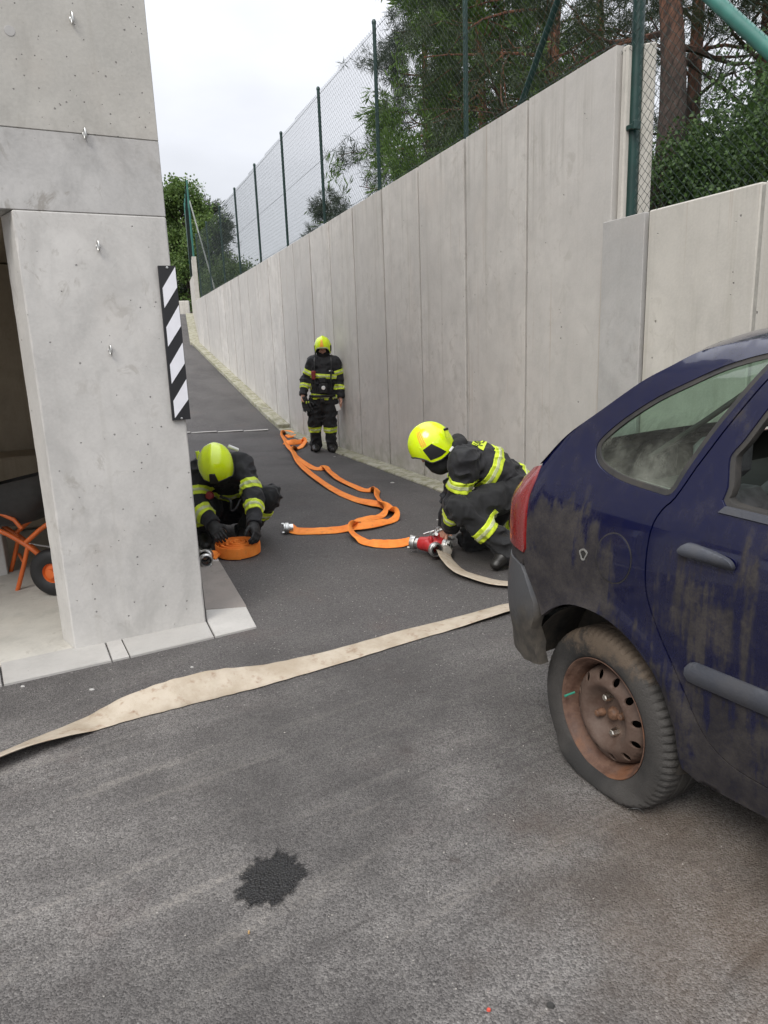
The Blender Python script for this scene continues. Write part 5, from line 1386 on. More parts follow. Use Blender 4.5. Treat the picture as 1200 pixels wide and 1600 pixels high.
bm = bmesh.new(); bm.from_mesh(me); bmesh.ops.triangulate(bm, faces=bm.faces); bmesh.ops.subdivide_edges(bm, edges=[e for e in bm.edges if e.calc_length() > .02], cuts=2); bm.to_mesh(me); bm.free()
for v in me.vertices: v.co = Vector(on_cloth(bc+nn*.13+ex*(v.co.x*.92+.035)+ey*v.co.y, nn, fj, .0085))
me.materials.clear(); link('lettering', me, MAT['black'], pt)
# raised collar flap, torch on the helmet, chest radio, pale tag
cl = [Cone(g['neck']+[.03, -.09, .03], g['neck']+[.05, .10, .05], .045, .045, .03), Cone(g['neck']+[.06, -.05, .045], g['neck']+[.06, .08, .05], .05, .05, .03)]
soft('collar', cl, .008, MAT['hood'], T2, folds(.006, 77))
c_ = q['hw']((.135, -.06, .10)); mb = MB(); a_ = at(697, 672, 5.06); b_ = at(700, 684, 5.06); mb.tube([a_, b_], .016, 10); o_ = mb.build('helmet_torch', MAT['neon'], T2, 40)
mb = MB(); mb.tube([a_, a_+(a_-b_)*.25], .018, 10); mb.build('torch_cap', MAT['black'], T2, 40)
mb = MB(); a_ = at(703, 705, 5.03); b_ = at(708, 698, 5.03); mb.tube([a_, b_], .009, 6); mb.build('whistle_tag', MAT['white'], T2, 40)
mb = MB(); a_ = at(699, 752, 5.2); mb.lathe([(.001, .03), (.022, .026), (.026, 0), (.022, -.026), (.001, -.03)], a_, (-.6, -.5, -.2), 14); mb.build('breathing_valve', MAT['black'], T2, 40)

# ---------------- 3. crouching firefighter rolling the orange hose, face down
Y3 = 5.95
J = dict(head=at(338, 727, 5.68), neck=at(350, 716, 5.96), chest=at(352, 745, 6.16), pelvis=at(355, 790, 6.40), shL=at(380, 728, 5.92), shR=at(312, 736, 5.92),
         elL=at(396, 778, 5.74), wrL=at(396, 820, 5.50), elR=at(313, 795, 5.72), wrR=at(333, 820, 5.58),
         hipL=at(374, 792, 6.36), hipR=at(338, 794, 6.36), knL=at(420, 776, 5.86), knR=at(308, 792, 5.80), anL=at(387, 834, 6.02), anR=at(316, 842, 5.86), toeL=at(376, 842, 5.86), toeR=at(323, 860, 5.66))
for s_ in 'LR': J['an'+s_][2] = max(J['an'+s_][2], .09); J['toe'+s_][2] = .048
R3 = headR((.03, -.60, -.80), (0, -.8, .6))
hl3 = nrm(at(404, 846, 5.36)-J['wrL']); hr3 = nrm(at(345, 842, 5.44)-J['wrR'])
T3, g, fj, ft, q = person('crouching firefighter with head bowed beside the pillar, rolling up the orange hose', J, R3, 37, .013, dict(front='mount', stripe=None, plates=False), (True, True),
    hands=[(hl3, (-.8, .3, -.3), .7, 1), (hr3, (.5, -.2, -.8), .6, -1)], hsc=1.07)
band(fj, g['shL'], g['elL'], .66, .085, .13, T3); band(fj, g['elL'], g['wrL'], .42, .09, .11, T3); band(fj, g['shR'], g['elR'], .60, .085, .13, T3); band(fj, g['elR'], g['wrR'], .35, .08, .11, T3)
band(fj, q['mid'], g['pelvis'], .50, .085, .30, T3)
for s_ in 'LR': band(ft, g['kn'+s_], g['an'+s_], .36, .09, .14, T3)
mb = MB(); a_ = at(308, 705, 5.78); b_ = at(311, 718, 5.78); mb.tube([a_, b_], .017, 10); mb.build('helmet_torch', MAT['neon'], T3, 40)
mb = MB(); mb.tube(catmull([at(344, 776, 5.75), at(360, 782, 5.7), at(361, 797, 5.7), at(368, 795, 5.7), at(376, 780, 5.74)], 6), .011, 8); mb.build('air_hose', MAT['rubber'], T3, 60)
mb = MB(); mb.tube([at(357, 697, 5.80), at(372, 703, 5.84)], .014, 8); mb.build('shoulder_clip', MAT['white'], T3, 40)
mb = MB(); mb.lathe([(.001, .03), (.03, .024), (.036, 0), (.03, -.02)], at(328, 774, 5.72), (-.1, -1, .1), 16); mb.build('lung_demand_valve', MAT['redgear'], T3, 40)

# ================================================================ HOSES
def fabric(name, c1, c2, weave=260, rough=.75, dirt=(.12, .09, .07), amt=.4):
    m = M(name, rough); p = m.pos(); n = m.noise(p, 7, 6, .65); n2 = m.noise(p, 24, 4, .6)
    c = m.mix(m.ramp(n, .3, .7), c1, c2); c = m.mix(m.ramp(n2, .52, .78, 0, amt), c, dirt); m.col(c); m.bump(m.noise(p, weave, 2), .0015); return m.m
MAT['horange'] = fabric('orange hose weave', (.82, .20, .02), (.94, .31, .05), dirt=(.46, .14, .04), amt=.55)
MAT['htan'] = fabric('worn pale hose canvas', (.345, .285, .21), (.46, .40, .32), dirt=(.23, .145, .09), amt=.85)
MAT['hdark'] = simple('dark hose lining', (.03, .025, .02), .8)
def ribbon(name, pts, width, thick, mat, parent=None, sub=8, ns=12, wob=.0, fat=1.0):
    """pts: (px, py, apparent width in photo px, lift, [width factor]); a flattened tube, twisted about its run"""
    P = []
    for q in pts:
        g_ = gnd(q[0], q[1]); P.append(np.array([g_[0], g_[1], q[3] if len(q) > 3 else 0., q[2], q[4] if len(q) > 4 else 1.0]))
    C = np.array(catmull(P, sub)); n = len(C); xy = C[:, :2]
    T = np.gradient(xy, axis=0); T /= (np.linalg.norm(T, axis=1, keepdims=True)+1e-9)
    W_ = []; N_ = []; sds = []
    ang = []
    for i in range(n):
        sd_ = np.array([-T[i][1], T[i][0], 0])
        if i == 0: sd_ = sd_ if sd_[1] > 0 else -sd_
        elif np.dot(sd_, sds[-1]) < 0: sd_ = -sd_
        sds.append(sd_); v = np.array([C[i, 0], C[i, 1], .03])-CP; dist = np.linalg.norm(v); v = v/dist
        e = math.atan2(v[2], np.dot(sd_, v))              # width vector along the view: seen edge-on
        if np.dot(sd_, v) < 0: e += pi
        f = min(1, max(0, (C[i, 3]*fat*dist/FPX-thick*.6)/(width*C[i, 4])))
        flip = 1 if np.dot(sd_, v) >= 0 else -1
        ang.append(e+flip*math.asin(f))
    ang = np.unwrap(np.array(ang), period=pi)
    for _ in range(3): ang[1:-1] = .25*ang[:-2]+.5*ang[1:-1]+.25*ang[2:]
    V = []
    for i in range(n):
        a = ang[i]; sd_ = sds[i]; wv = sd_*cos(a)+Z*sin(a); nv = -sd_*sin(a)+Z*cos(a)
        W_2 = width/2*C[i, 4]*(1+wob*sin(i*.9+1.3*sin(i*.37)))
        low = -abs(sin(a))*W_2-thick/2*abs(cos(a)); c = np.array([C[i, 0], C[i, 1], C[i, 2]-low+.0015])
        v = nrm(np.array([C[i, 0], C[i, 1], 0])-CP); c = c-np.array([v[0], v[1], 0])*(c[2]-C[i, 2])*min(2.5, np.linalg.norm(v[:2])/max(.15, -v[2]))*.6
        for k in range(ns):
            an = 2*pi*k/ns; e = (abs(cos(an))**.45)*math.copysign(1, cos(an)); V.append(c+wv*W_2*e+nv*thick/2*sin(an)*(1+.3*abs(cos(an))))
    F = []
    for i in range(n-1):
        for k in range(ns): F.append([i*ns+k, i*ns+(k+1) % ns, (i+1)*ns+(k+1) % ns, (i+1)*ns+k])
    F += [list(range(ns))[::-1], [(n-1)*ns+k for k in range(ns)]]
    mb = MB(); mb.add(V, F); return mb.build(name, mat, parent, 50), C
def coupling(name, c, ax, r, parent, mat=None, lugs=True, s=1.0):
    ax = nrm(ax); mb = MB()
    mb.lathe([(r*.55, -.055*s), (r*.72, -.055*s), (r*.74, -.02*s), (r*.98, -.016*s), (r, -.008*s), (r, .012*s), (r*.9, .016*s), (r*.9, .026*s), (r*.78, .028*s), (r*.72, .018*s), (r*.55, .016*s), (r*.52, -.03*s)], c, ax, 28)
    o = mb.build(name, mat or MAT['alu'], parent, 40)
    if lugs:
        u = np.array([0, 0, 1.]) if abs(ax[2]) < .9 else np.array([1., 0, 0]); u = nrm(u-ax*np.dot(u, ax)); v = np.cross(ax, u)
        for k in range(2):
            e = u*cos(pi*k+.6)+v*sin(pi*k+.6); t = np.cross(ax, e); mb = MB(); mb.box(np.asarray(c)+e*r*.86+ax*.034*s, ax*.012*s, e*r*.14, t*r*.28, .002); mb.build('lug', mat or MAT['alu'], o, 40)
    mb = MB(); mb.lathe([(r*.5, .012*s), (r*.50, .02*s), (r*.70, .022*s)], c, ax, 20); mb.build('rubber_gasket', MAT['rubber'], o, 40)
    return o
k = lambda x, y: (400+x/4, 640+y/4)
hose = empty('orange_hose', gnd(560, 800)); tag(hose, 'long flat orange fire hose snaking from the manifold up towards the wall and doubled back', 'fire hose', 'fire hoses')
A_ = [(*k(205, 757), 9, .03), (*k(260, 768), 9, 0), (*k(400, 768), 9, 0), (*k(520, 760), 9, 0), (*k(600, 752), 9, .012), (*k(700, 742), 9, .014), (*k(790, 718), 10, .008), (*k(850, 695), 9, 0), (*k(872, 668), 7, 0), (*k(850, 640), 8, .004), (*k(800, 615), 9, .016), (*k(720, 597), 9, .010), (*k(620, 565), 7.5, 0), (*k(500, 512), 6.5, 0), (*k(400, 450), 6, 0), (*k(310, 380), 6, 0), (*k(262, 328), 6, 0), (*k(232, 275), 5.5, .006), (*k(200, 235), 5, .004), (*k(182, 200), 5, .004), (*k(166, 168), 4, 0), (*k(172, 150), 4, 0), (*k(205, 150), 5, 0), (*k(232, 160), 5, 0), (*k(222, 172), 5, 0), (*k(190, 176), 4, 0)]
ribbon('hose_run', A_, .115, .013, MAT['horange'], hose, 8, 12, .03, 1.28)
B_ = [(*k(182, 214), 6, 0), (*k(215, 218), 7, 0), (*k(262, 214), 7, 0), (*k(298, 204), 5, 0), (*k(303, 214), 4, 0), (*k(285, 234), 4, .002), (*k(262, 246), 3.5, .002), (*k(236, 254), 3.5, .004), (*k(234, 274), 4.5, 0), (*k(256, 304), 5, 0), (*k(320, 348), 5, 0), (*k(372, 372), 5.5, 0), (*k(410, 376), 7, 0), (*k(436, 374), 6, .006), (*k(462, 400), 5, .01), (*k(520, 440), 5, 0), (*k(600, 478), 5, 0), (*k(680, 508), 6, 0), (*k(735, 512), 7, .004), (*k(752, 525), 5.5, .01), (*k(760, 560), 5, 0), (*k(780, 592), 5, 0), (*k(800, 622), 5, 0), (*k(802, 648), 5, 0), (*k(770, 672), 8, 0), (*k(700, 694), 9, 0), (*k(635, 712), 9, 0), (*k(612, 730), 7, 0), (*k(598, 756), 5.5, 0), (*k(610, 785), 6, 0), (*k(650, 815), 7, .004), (*k(700, 838), 10, .004), (*k(790, 850), 11, 0), (*k(880, 848), 11, 0), (*k(930, 842), 10, .006), (*k(972, 834), 9, .012, .75)]
ribbon('hose_run', B_, .115, .013, MAT['horange'], hose, 8, 12, .03, 1.28)
c0 = gnd(447, 834); coupling('coupling', c0+[.01, 0, .052], gnd(441, 833)-gnd(470, 830.5), .048, hose, MAT['steel'])

# red dividing manifold with its silver couplings and levers
man = empty('hose_manifold', gnd(670, 866)); tag(man, 'red hose dividing manifold with silver couplings at the kneeling firefighter\'s hand', 'hose manifold')
MAT['redpaint'] = paint('red lacquered casting', (.42, .022, .024), .4, .3, (.25, .2, .18))
mc = gnd(668, 868); mx_ = nrm(np.array([.86, -.50, 0])); my_ = np.array([-mx_[1], mx_[0], 0])
inl = gnd(648, 864)+[0, 0, .085]; mid_ = inl+mx_*.17
mb = MB(); mb.lathe([(.046, 0), (.052, .012), (.056, .05), (.066, .10), (.070, .16), (.058, .20), (.03, .215), (.001, .216)], inl+mx_*.045, mx_, 28); mb.build('manifold_body', MAT['redpaint'], man, 50)
coupling('coupling', inl, -mx_, .055, man, MAT['steel'])
for j, (oy, ang) in enumerate(((-.075, -38), (.0, 4), (.085, 40))):
    d = nrm(mx_*cos(radians(ang))+my_*sin(radians(ang))); s_ = inl+mx_*.13+my_*oy*.35
    mb = MB(); mb.lathe([(.050, 0), (.046, .04), (.042, .085), (.044, .10)], s_, d, 22); mb.build('outlet', MAT['redpaint'], man, 50)
    coupling('coupling', s_+d*.135, d, .052 if j else .056, man, MAT['alu'])
    b = s_+d*.055+Z*.040
    mb = MB(); mb.lathe([(.018, 0), (.018, .03), (.013, .036), (.009, .05), (.001, .052)], b, Z, 14); mb.build('valve_stem', MAT['redpaint'], man, 40)
    mb = MB(); lv = nrm(my_*(.9 if j != 1 else -.6)+mx_*.35); mb.tube([b+Z*.045, b+Z*.052+lv*.04, b+Z*.070+lv*.085], [.009, .010, .013], 8); mb.build('lever', MAT['alu'], man, 50)
    mb = MB(); mb.lathe([(.010, 0), (.015, .012), (.012, .03), (.001, .033)], b+Z*.05, Z, 12); mb.build('lever_knob', MAT['alu'], man, 40)
mb = MB(); mb.tube(catmull([inl+mx_*.05+my_*.06+Z*.06, inl+mx_*.10+my_*.10+Z*.075, inl+mx_*.20+my_*.16+Z*.10], 6), .006, 8); mb.build('carry_bar', MAT['alu'], man, 50)

# pale canvas hose: from the manifold behind the car, doubling back to the left edge of the yard
tan = empty('pale_hose', gnd(400, 1060)); tag(tan, 'worn beige canvas fire hose lying twisted across the foreground asphalt', 'fire hose', 'fire hoses')
T_ = [(691, 869, 17, .03, .8), (700, 882, 12, .012), (716, 894, 9, 0), (740, 903, 9, 0), (770, 911, 9, 0), (800, 914, 8, 0), (840, 915, 10, 0), (885, 920, 12, 0), (905, 934, 12, .004), (880, 942, 12, 0), (840, 946, 12, 0), (797, 950, 13, 0), (750, 963, 15, 0), (700, 977, 18, 0), (640, 993, 21, 0), (580, 1011, 23, 0), (520, 1029, 25, 0), (450, 1048, 29, 0), (400, 1061, 34, 0), (350, 1072, 41, 0), (300, 1084, 43, 0), (250, 1097, 41, 0), (200, 1111, 35, 0), (150, 1129, 25, 0), (100, 1147, 15, 0), (50, 1165, 9, 0), (0, 1186, 6, 0), (-60, 1213, 6, 0), (-140, 1253, 8, 0)]
ribbon('hose_run', T_, .150, .010, MAT['htan'], tan, 9, 12, .02)
mb = MB(); c_ = gnd(697, 872)+[0, 0, .075]; 
def tan_end():
    d = nrm(gnd(700, 890)-gnd(686, 862)); mb = MB(); mb.lathe([(.030, -.06), (.036, -.05), (.040, -.01), (.044, .02), (.040, .045), (.028, .05)], c_-Z*.012, d, 20, cap=True); mb.build('hose_binding', simple('grey hose binding', (.26, .24, .21), .7), tan, 50)
tan_end()

# rolled orange hose
roll = empty('rolled_hose', gnd(373, 878)); tag(roll, 'flat coil of rolled orange hose under the crouching firefighter\'s gloves', 'fire hose', 'fire hoses')
rc = gnd(373, 868)+np.array([0, .02, 0])
def coil(c, r0, r1, turns, wdt, th, tilt=(.0, .06)):
    V = []; F = []; n = int(turns*40); ns = 8
    for i in range(n+1):
        a = i/n*turns*2*pi+1.2; r = r0+(r1-r0)*i/n+.0035*sin(a*1.7+i*.11); e = np.array([cos(a), sin(a)*.93, 0]); lift = .004*sin(i*.21)+.006*sin(a*.5)+(.018*(1-i/n))
        for k in range(ns):
            an = 2*pi*k/ns+pi/8; vx = th/2*math.copysign(abs(cos(an))**.6, cos(an)); vz = wdt/2*math.copysign(abs(sin(an))**.4, sin(an))
            p_ = c+e*(r+vx)+np.array([0, 0, wdt/2+vz+lift]); p_[2] += (p_[1]-c[1])*tilt[1]+(p_[0]-c[0])*tilt[0]+.012; V.append(p_)
    for i in range(n):
        for k in range(ns): F.append([i*ns+k, i*ns+(k+1) % ns, (i+1)*ns+(k+1) % ns, (i+1)*ns+k])
    F += [list(range(ns))[::-1], [n*ns+k for k in range(ns)]]
    mb = MB(); mb.add(V, F); return mb
coil(rc, .02, .182, 8.6, .088, .0105).build('coil', MAT['horange'], roll, 50)
ribbon('hose_tail', [(342, 874, 14, .012), (334, 872, 14, .012), (327, 874, 12, .02)], .08, .012, MAT['horange'], roll)
coupling('coupling', gnd(323, 880)+[0, 0, .058], (-.2, -1, .1), .055, roll, MAT['steel']); coupling('coupling', gnd(322, 884)+[.012, -.035, .055], (.35, -1, .05), .052, roll, MAT['steel'])

# ================================================================ WHEELBARROW inside the garage
MAT['wbtub'] = simple('black plastic tub', (.026, .026, .027), .5, .2); MAT['wbframe'] = paint('orange tube frame', (.62, .13, .025), .4, .35, (.35, .2, .12))
wb = empty('wheelbarrow', gnd(60, 920)); tag(wb, 'black wheelbarrow with orange tube frame parked inside the garage opening', 'wheelbarrow')
YW = 4.95
wc = gnd(84, 934); wheel_r = .155; wcen = at(86, 903, wc[1]+.02); wcen[2] = .012+.166; 
wx = nrm(np.array([1, -.12, 0])); wy = np.array([-wx[1], wx[0], 0])
mb = MB(); mb.lathe([(.068, -.030), (.10, -.045), (.145, -.040), (.162, -.022), (.166, 0), (.162, .022), (.145, .040), (.10, .045), (.068, .030)], wcen, wy, 40); wt = mb.build('wheel', MAT['rubber'], wb, 50)
mb = MB(); mb.lathe([(.070, -.03), (.065, -.024), (.060, -.012), (.030, -.016), (.03, -.05), (.001, -.05)], wcen, wy, 30); mb.lathe([(.070, .03), (.065, .024), (.060, .012), (.030, .016), (.03, .05), (.001, .05)], wcen, wy, 30); mb.build('hub', MAT['wbframe'], wt, 40)
P_ = lambda x, y, o=0.: at(x, y, YW+o)
for sgn, o in ((0, -.16), (1, .30)):
    dx = 0 if sgn == 0 else -14; dy = 0 if sgn == 0 else -16
    mb = MB(); mb.tube(catmull([P_(-70+dx, 812+dy, o), P_(-5+dx, 828+dy, o), P_(35+dx, 848+dy, o), P_(62+dx, 868+dy, o), P_(86, 893+dy*.3, o*.45)], 6), .017, 10); mb.build('frame_rail', MAT['wbframe'], wb, 50)
    mb = MB(); mb.tube(catmull([P_(44+dx, 852+dy, o), P_(38+dx, 880+dy, o), P_(32+dx, 905+dy, o), P_(25+dx, 932+dy, o)], 5), .016, 10); lg = mb.build('leg', MAT['wbframe'], wb, 50)
    q_ = P_(25+dx, 932+dy, o); mb = MB(); mb.tube([q_, q_-[0, 0, .03]], .019, 10); mb.build('foot_cap', MAT['rubber'], lg, 40)
    mb = MB(); mb.tube([P_(40+dx, 848+dy, o), P_(62+dx, 828+dy, o), P_(84+dx, 812+dy, o*.8)], .017, 10); mb.build('tub_strut', MAT['wbframe'], wb, 50)
    mb = MB(); mb.tube([P_(0+dx, 802+dy, o), P_(22+dx, 812+dy, o), P_(34+dx, 826+dy, o)], .015, 8); mb.build('tub_bracket', MAT['wbframe'], wb, 50)
mb = MB(); mb.tube([P_(38, 880, -.16), P_(30, 866, .30)], .012, 8); mb.build('cross_bar', MAT['wbframe'], wb, 50)
# tub: lofted rounded rectangles, tipped a little to the wheel
V = []; F = []; n = 32; tz0 = P_(40, 815)[2]; tcx = P_(46, 780); 
levels = [(.0, .18, .14, .10), (.03, .25, .19, .06), (.13, .34, .25, .03), (.24, .42, .30, .0), (.315, .47, .335, -.02), (.325, .485, .348, -.02), (.32, .47, .335, -.02), (.24, .405, .285, .0), (.05, .24, .18, .05)]
cen = P_(40, 815, .06)
for z_, a_, b_, sh in levels:
    for k_ in range(n):
        an = 2*pi*k_/n; ex_ = math.copysign(abs(cos(an))**.5, cos(an)); ey_ = math.copysign(abs(sin(an))**.5, sin(an))
        V.append(cen+wx*(a_*ex_-sh*1.5)+wy*b_*ey_+Z*(z_+.10*ex_*a_/.485*(z_/.32)))
for j in range(len(levels)-1):
    for k_ in range(n): F.append([j*n+k_, j*n+(k_+1) % n, (j+1)*n+(k_+1) % n, (j+1)*n+k_])
F += [list(range(n))[::-1], [(len(levels)-1)*n+k_ for k_ in range(n)]]
mb = MB(); mb.add(V, F); mb.build('tub', MAT['wbtub'], wb, 40)
# cable lying on the garage floor
mb = MB(); mb.tube(catmull([at(-20, 815, 4.9), at(30, 845, 5.2), at(90, 856, 5.3), at(110, 858, 5.3)], 6), .006, 6); mb.build('cross_wire', MAT['white'], wb, 50)

# ================================================================ TREES
def tufts(C, D, size, kind, seed):
    """needle or leaf clumps at centres C pointing along D; returns V,F arrays (triangles/quads)"""
    r = np.random.default_rng(seed); n = len(C)
    if kind == 'needle': m_ = 22
    elif kind == 'spruce': m_ = 11
    else: m_ = 8
    C = np.repeat(C, m_, 0); D = np.repeat(D, m_, 0); sz = np.repeat(size, m_)*r.uniform(.65, 1.2, n*m_); N = len(C)
    q = r.standard_normal((N, 3)); q /= np.linalg.norm(q, axis=1, keepdims=True)
    if kind == 'needle':
        d = D*.35+q*.95; wdt = .034
        base = C+q*.03*sz[:, None]
    elif kind == 'spruce':
        d = D*.8+q*.6; wdt = .075; base = C+q*.25*sz[:, None]
    else:
        d = q; wdt = .55; base = C+q*.9*sz[:, None]
    d /= np.linalg.norm(d, axis=1, keepdims=True)
    s = np.cross(d, r.standard_normal((N, 3))); s /= np.linalg.norm(s, axis=1, keepdims=True)
    L_ = sz[:, None]; 
    if kind == 'leaf': L_ = L_*.75
    V = np.stack([base, base+d*L_*.5+s*L_*wdt, base+d*L_, base+d*L_*.5-s*L_*wdt], 1).reshape(-1, 3)
    return V, np.arange(N*4).reshape(-1, 4)
def foliage(name, c1, c2, c3, rough=.6):
    m = M(name, rough); p = m.pos(); r = m.n('ShaderNodeNewGeometry').outputs['Random Per Island']; n = m.noise(p, 1.4, 4, .6)
    c = m.mix(r, c1, c2); c = m.mix(m.ramp(n, .42, .68), c, c3)
    m.col(c); m.b.inputs['Transmission Weight'].default_value = 0; m.b.inputs['Subsurface Weight'].default_value = 0
    nt = m.nt; tl = nt.nodes.new('ShaderNodeBsdfTranslucent'); m.put(tl.inputs[0], c); mxs = nt.nodes.new('ShaderNodeMixShader'); mxs.inputs[0].default_value = .3
    nt.links.new(m.b.outputs[0], mxs.inputs[1]); nt.links.new(tl.outputs[0], mxs.inputs[2]); nt.links.new(mxs.outputs[0], nt.nodes['Material Output'].inputs[0]); return m.m
MAT['pine'] = foliage('pine needles', (.028, .046, .020), (.062, .085, .034), (.050, .070, .027)); MAT['bluepine'] = foliage('grey green needles', (.035, .055, .036), (.075, .095, .062), (.055, .07, .04))
MAT['larch'] = foliage('fresh green needles', (.065, .13, .02), (.13, .22, .035), (.09, .16, .028)); MAT['leaf'] = foliage('dark shrub leaves', (.032, .070, .020), (.085, .155, .036), (.055, .095, .024)); MAT['leaf2'] = foliage('mid green leaves', (.035, .068, .014), (.09, .14, .028), (.06, .095, .02))
MAT['fartree'] = foliage('distant tree green', (.060, .12, .028), (.15, .23, .05), (.10, .15, .045))
m = M('pine bark', .9); p = m.pos(); x, y, z = m.xyz(p); n = m.noise(m.mapv(p, (6, 6, 2.2)), 2, 6, .7); v = m.vor(m.mapv(p, (1, 1, .35)), 16)
c = m.mix(m.ramp(z, 4.3, 6.0), (.060, .042, .034), (.22, .092, .05)); c = m.mix(m.ramp(n, .4, .65), c, (.035, .026, .022)); m.col(c); m.bump(m.math('ADD', v, n), .03); MAT['bark'] = m.m
MAT['twig'] = simple('grey brown twigs', (.055, .042, .035), .9)
def grow(r, p, d, L_, rad, depth, spread, up, out, tips, nseg=5, wig=.18, kids=(3, 5)):
    pts = [p]; dd = nrm(d); rs = [rad]
    for i in range(nseg):
        dd = nrm(dd+r.standard_normal(3)*wig+Z*up); pts.append(pts[-1]+dd*L_/nseg); rs.append(rad*(1-.75*(i+1)/nseg))
    out.append((pts, rs))
    if depth == 0:
        for i in range(2, nseg+1): tips.append((pts[i], nrm(pts[i]-pts[i-1])))
        return
    for k_ in range(r.integers(*kids)):
        f = r.uniform(.3, 1.0); i = min(int(f*nseg), nseg-1); q = pts[i]+(pts[i+1]-pts[i])*(f*nseg-i); ax_ = nrm(pts[i+1]-pts[i])
        s_ = r.standard_normal(3); s_ = nrm(s_-ax_*np.dot(s_, ax_)); grow(r, q, ax_*(1-spread)+s_*spread, L_*r.uniform(.4, .65), rs[i]*.5, depth-1, spread, up, out, tips, nseg, wig, kids)
def tree(name, label, base, top, r0, crown, kind, mat, seed, nb, blen, z0, size, group, bark='bark', depth=2, drop=0.0, spread=.6, tip_rep=1, ndir=None, spr=.12, wig=.18, cat='tree'):
    r = np.random.default_rng(seed); T = empty(name, base); tag(T, label, cat, group)
    base, top = np.asarray(base, float), np.asarray(top, float); out = []; tips = []
    tp = catmull([base-[0, 0, .3], base*.65+top*.35+r.standard_normal(3)*.05, base*.3+top*.7+r.standard_normal(3)*.08, top], 5); H = np.linalg.norm(top-base)
    mb = MB(); mb.tube(tp, [r0*(1-.8*i/(len(tp)-1)) for i in range(len(tp))], 12); mb.build('trunk', MAT[bark], T, 60)
    for k_ in range(nb):
        f = z0+(1-z0)*((k_+r.uniform(0, 1))/nb); i = min(int(f*(len(tp)-1)), len(tp)-2); q = tp[i]+(tp[i+1]-tp[i])*(f*(len(tp)-1)-i)
        a = r.uniform(0, 2*pi) if ndir is None else r.normal(ndir[0], ndir[1]); e = np.array([cos(a), sin(a), r.uniform(-.15, .35)-drop])
        Lb = blen*(crown(f))*r.uniform(.75, 1.15); grow(r, q, e, Lb, max(.012, r0*.28*(1-.6*f)), depth, spread, .03-drop*.25, out, tips, wig=wig)
    mb = MB()
    for pts, rs in out:
        if rs[0] > .006: mb.tube(pts, rs, 5, cap=False)
    if mb.V: mb.build('limbs', MAT[bark if kind != 'leaf' else 'twig'], T, 60, fix=False)
    C = np.array([t[0] for t in tips]); D = np.array([t[1] for t in tips])
    C = np.concatenate([C+r.standard_normal(C.shape)*spr*(1 if k_ else .3) for k_ in range(tip_rep)]); D = np.concatenate([D]*tip_rep)
    V, F = tufts(C, D, np.full(len(C), size), kind, seed+1)
    me = raw_mesh('crown', V, [F]); o = link('crown', me, MAT[mat], T, None)
    return T
bz_ = lambda q: np.array([q[0], q[1], float(bank_z(q[0], q[1]))])
def spot(px, Y): q = at(px, 300, Y); return bz_(q)
TG = 'trees behind the retaining wall'
# tall pine with a reddish trunk, right
b1 = spot(1024, 9.2); t1 = at(1062, -420, 9.6)
tree('pine_tree', 'tall pine with thick reddish trunk above the lower wall at right', b1, t1, .21, lambda f: .55+.6*(1-f), 'needle', 'pine', 3, 20, 2.2, .40, .12, TG, depth=2, tip_rep=2, spr=.10)
b2 = spot(1078, 11.5); t2 = at(1120, -500, 11.5)
tree('pine_tree', 'thinner pine forking just behind the red trunked pine', b2, t2, .14, lambda f: .6+.5*(1-f), 'needle', 'pine', 5, 19, 2.2, .30, .13, TG, depth=2, tip_rep=2, spr=.11)
b3 = spot(860, 13.0); t3 = at(880, -360, 13.5)
tree('pine_tree', 'dark pine filling the gap behind the tallest wall panel', b3, t3, .16, lambda f: .7+.4*(1-f), 'needle', 'pine', 8, 24, 2.5, .12, .15, TG, depth=2, tip_rep=2, spr=.13)
b4 = spot(745, 15.5); t4 = at(748, -260, 15.5)
tree('larch_tree', 'bright green feathery larch with drooping boughs over the wall', b4, t4, .13, lambda f: .45+.9*(1-f), 'spruce', 'larch', 13, 42, 2.1, .06, .17, TG, depth=2, drop=.22, tip_rep=3, spr=.2)
b5 = spot(668, 19.0); t5 = at(668, -90, 19)
tree('blue_pine_tree', 'grey green pine with ragged side branches seen through the fence', b5, t5, .15, lambda f: .35+.85*(1-f), 'needle', 'bluepine', 17, 34, 2.0, .05, .20, TG, depth=2, tip_rep=2, spr=.2)
b6 = spot(1180, 10.2); t6 = at(1230, -300, 10.4)
tree('pine_tree', 'pine at the right edge with boughs hanging over the fence brace', b6, t6, .15, lambda f: .7+.5*(1-f), 'needle', 'pine', 29, 20, 2.2, .25, .12, TG, depth=2, tip_rep=2, spr=.11)
b7 = spot(950, 17.0); t7 = at(945, -300, 17)
tree('pine_tree', 'pine further back between the corner post and the red trunk', b7, t7, .15, lambda f: .6+.5*(1-f), 'needle', 'pine', 31, 22, 2.8, .15, .17, TG, depth=2, tip_rep=2, spr=.16)
b8 = spot(770, 22.0); t8 = at(785, -160, 22)
tree('pine_tree', 'dark pine standing behind the bright green larch', b8, t8, .17, lambda f: .5+.8*(1-f), 'needle', 'pine', 37, 30, 2.4, .05, .22, TG, depth=2, tip_rep=3, spr=.2)
SG = 'shrubs behind the lower wall'
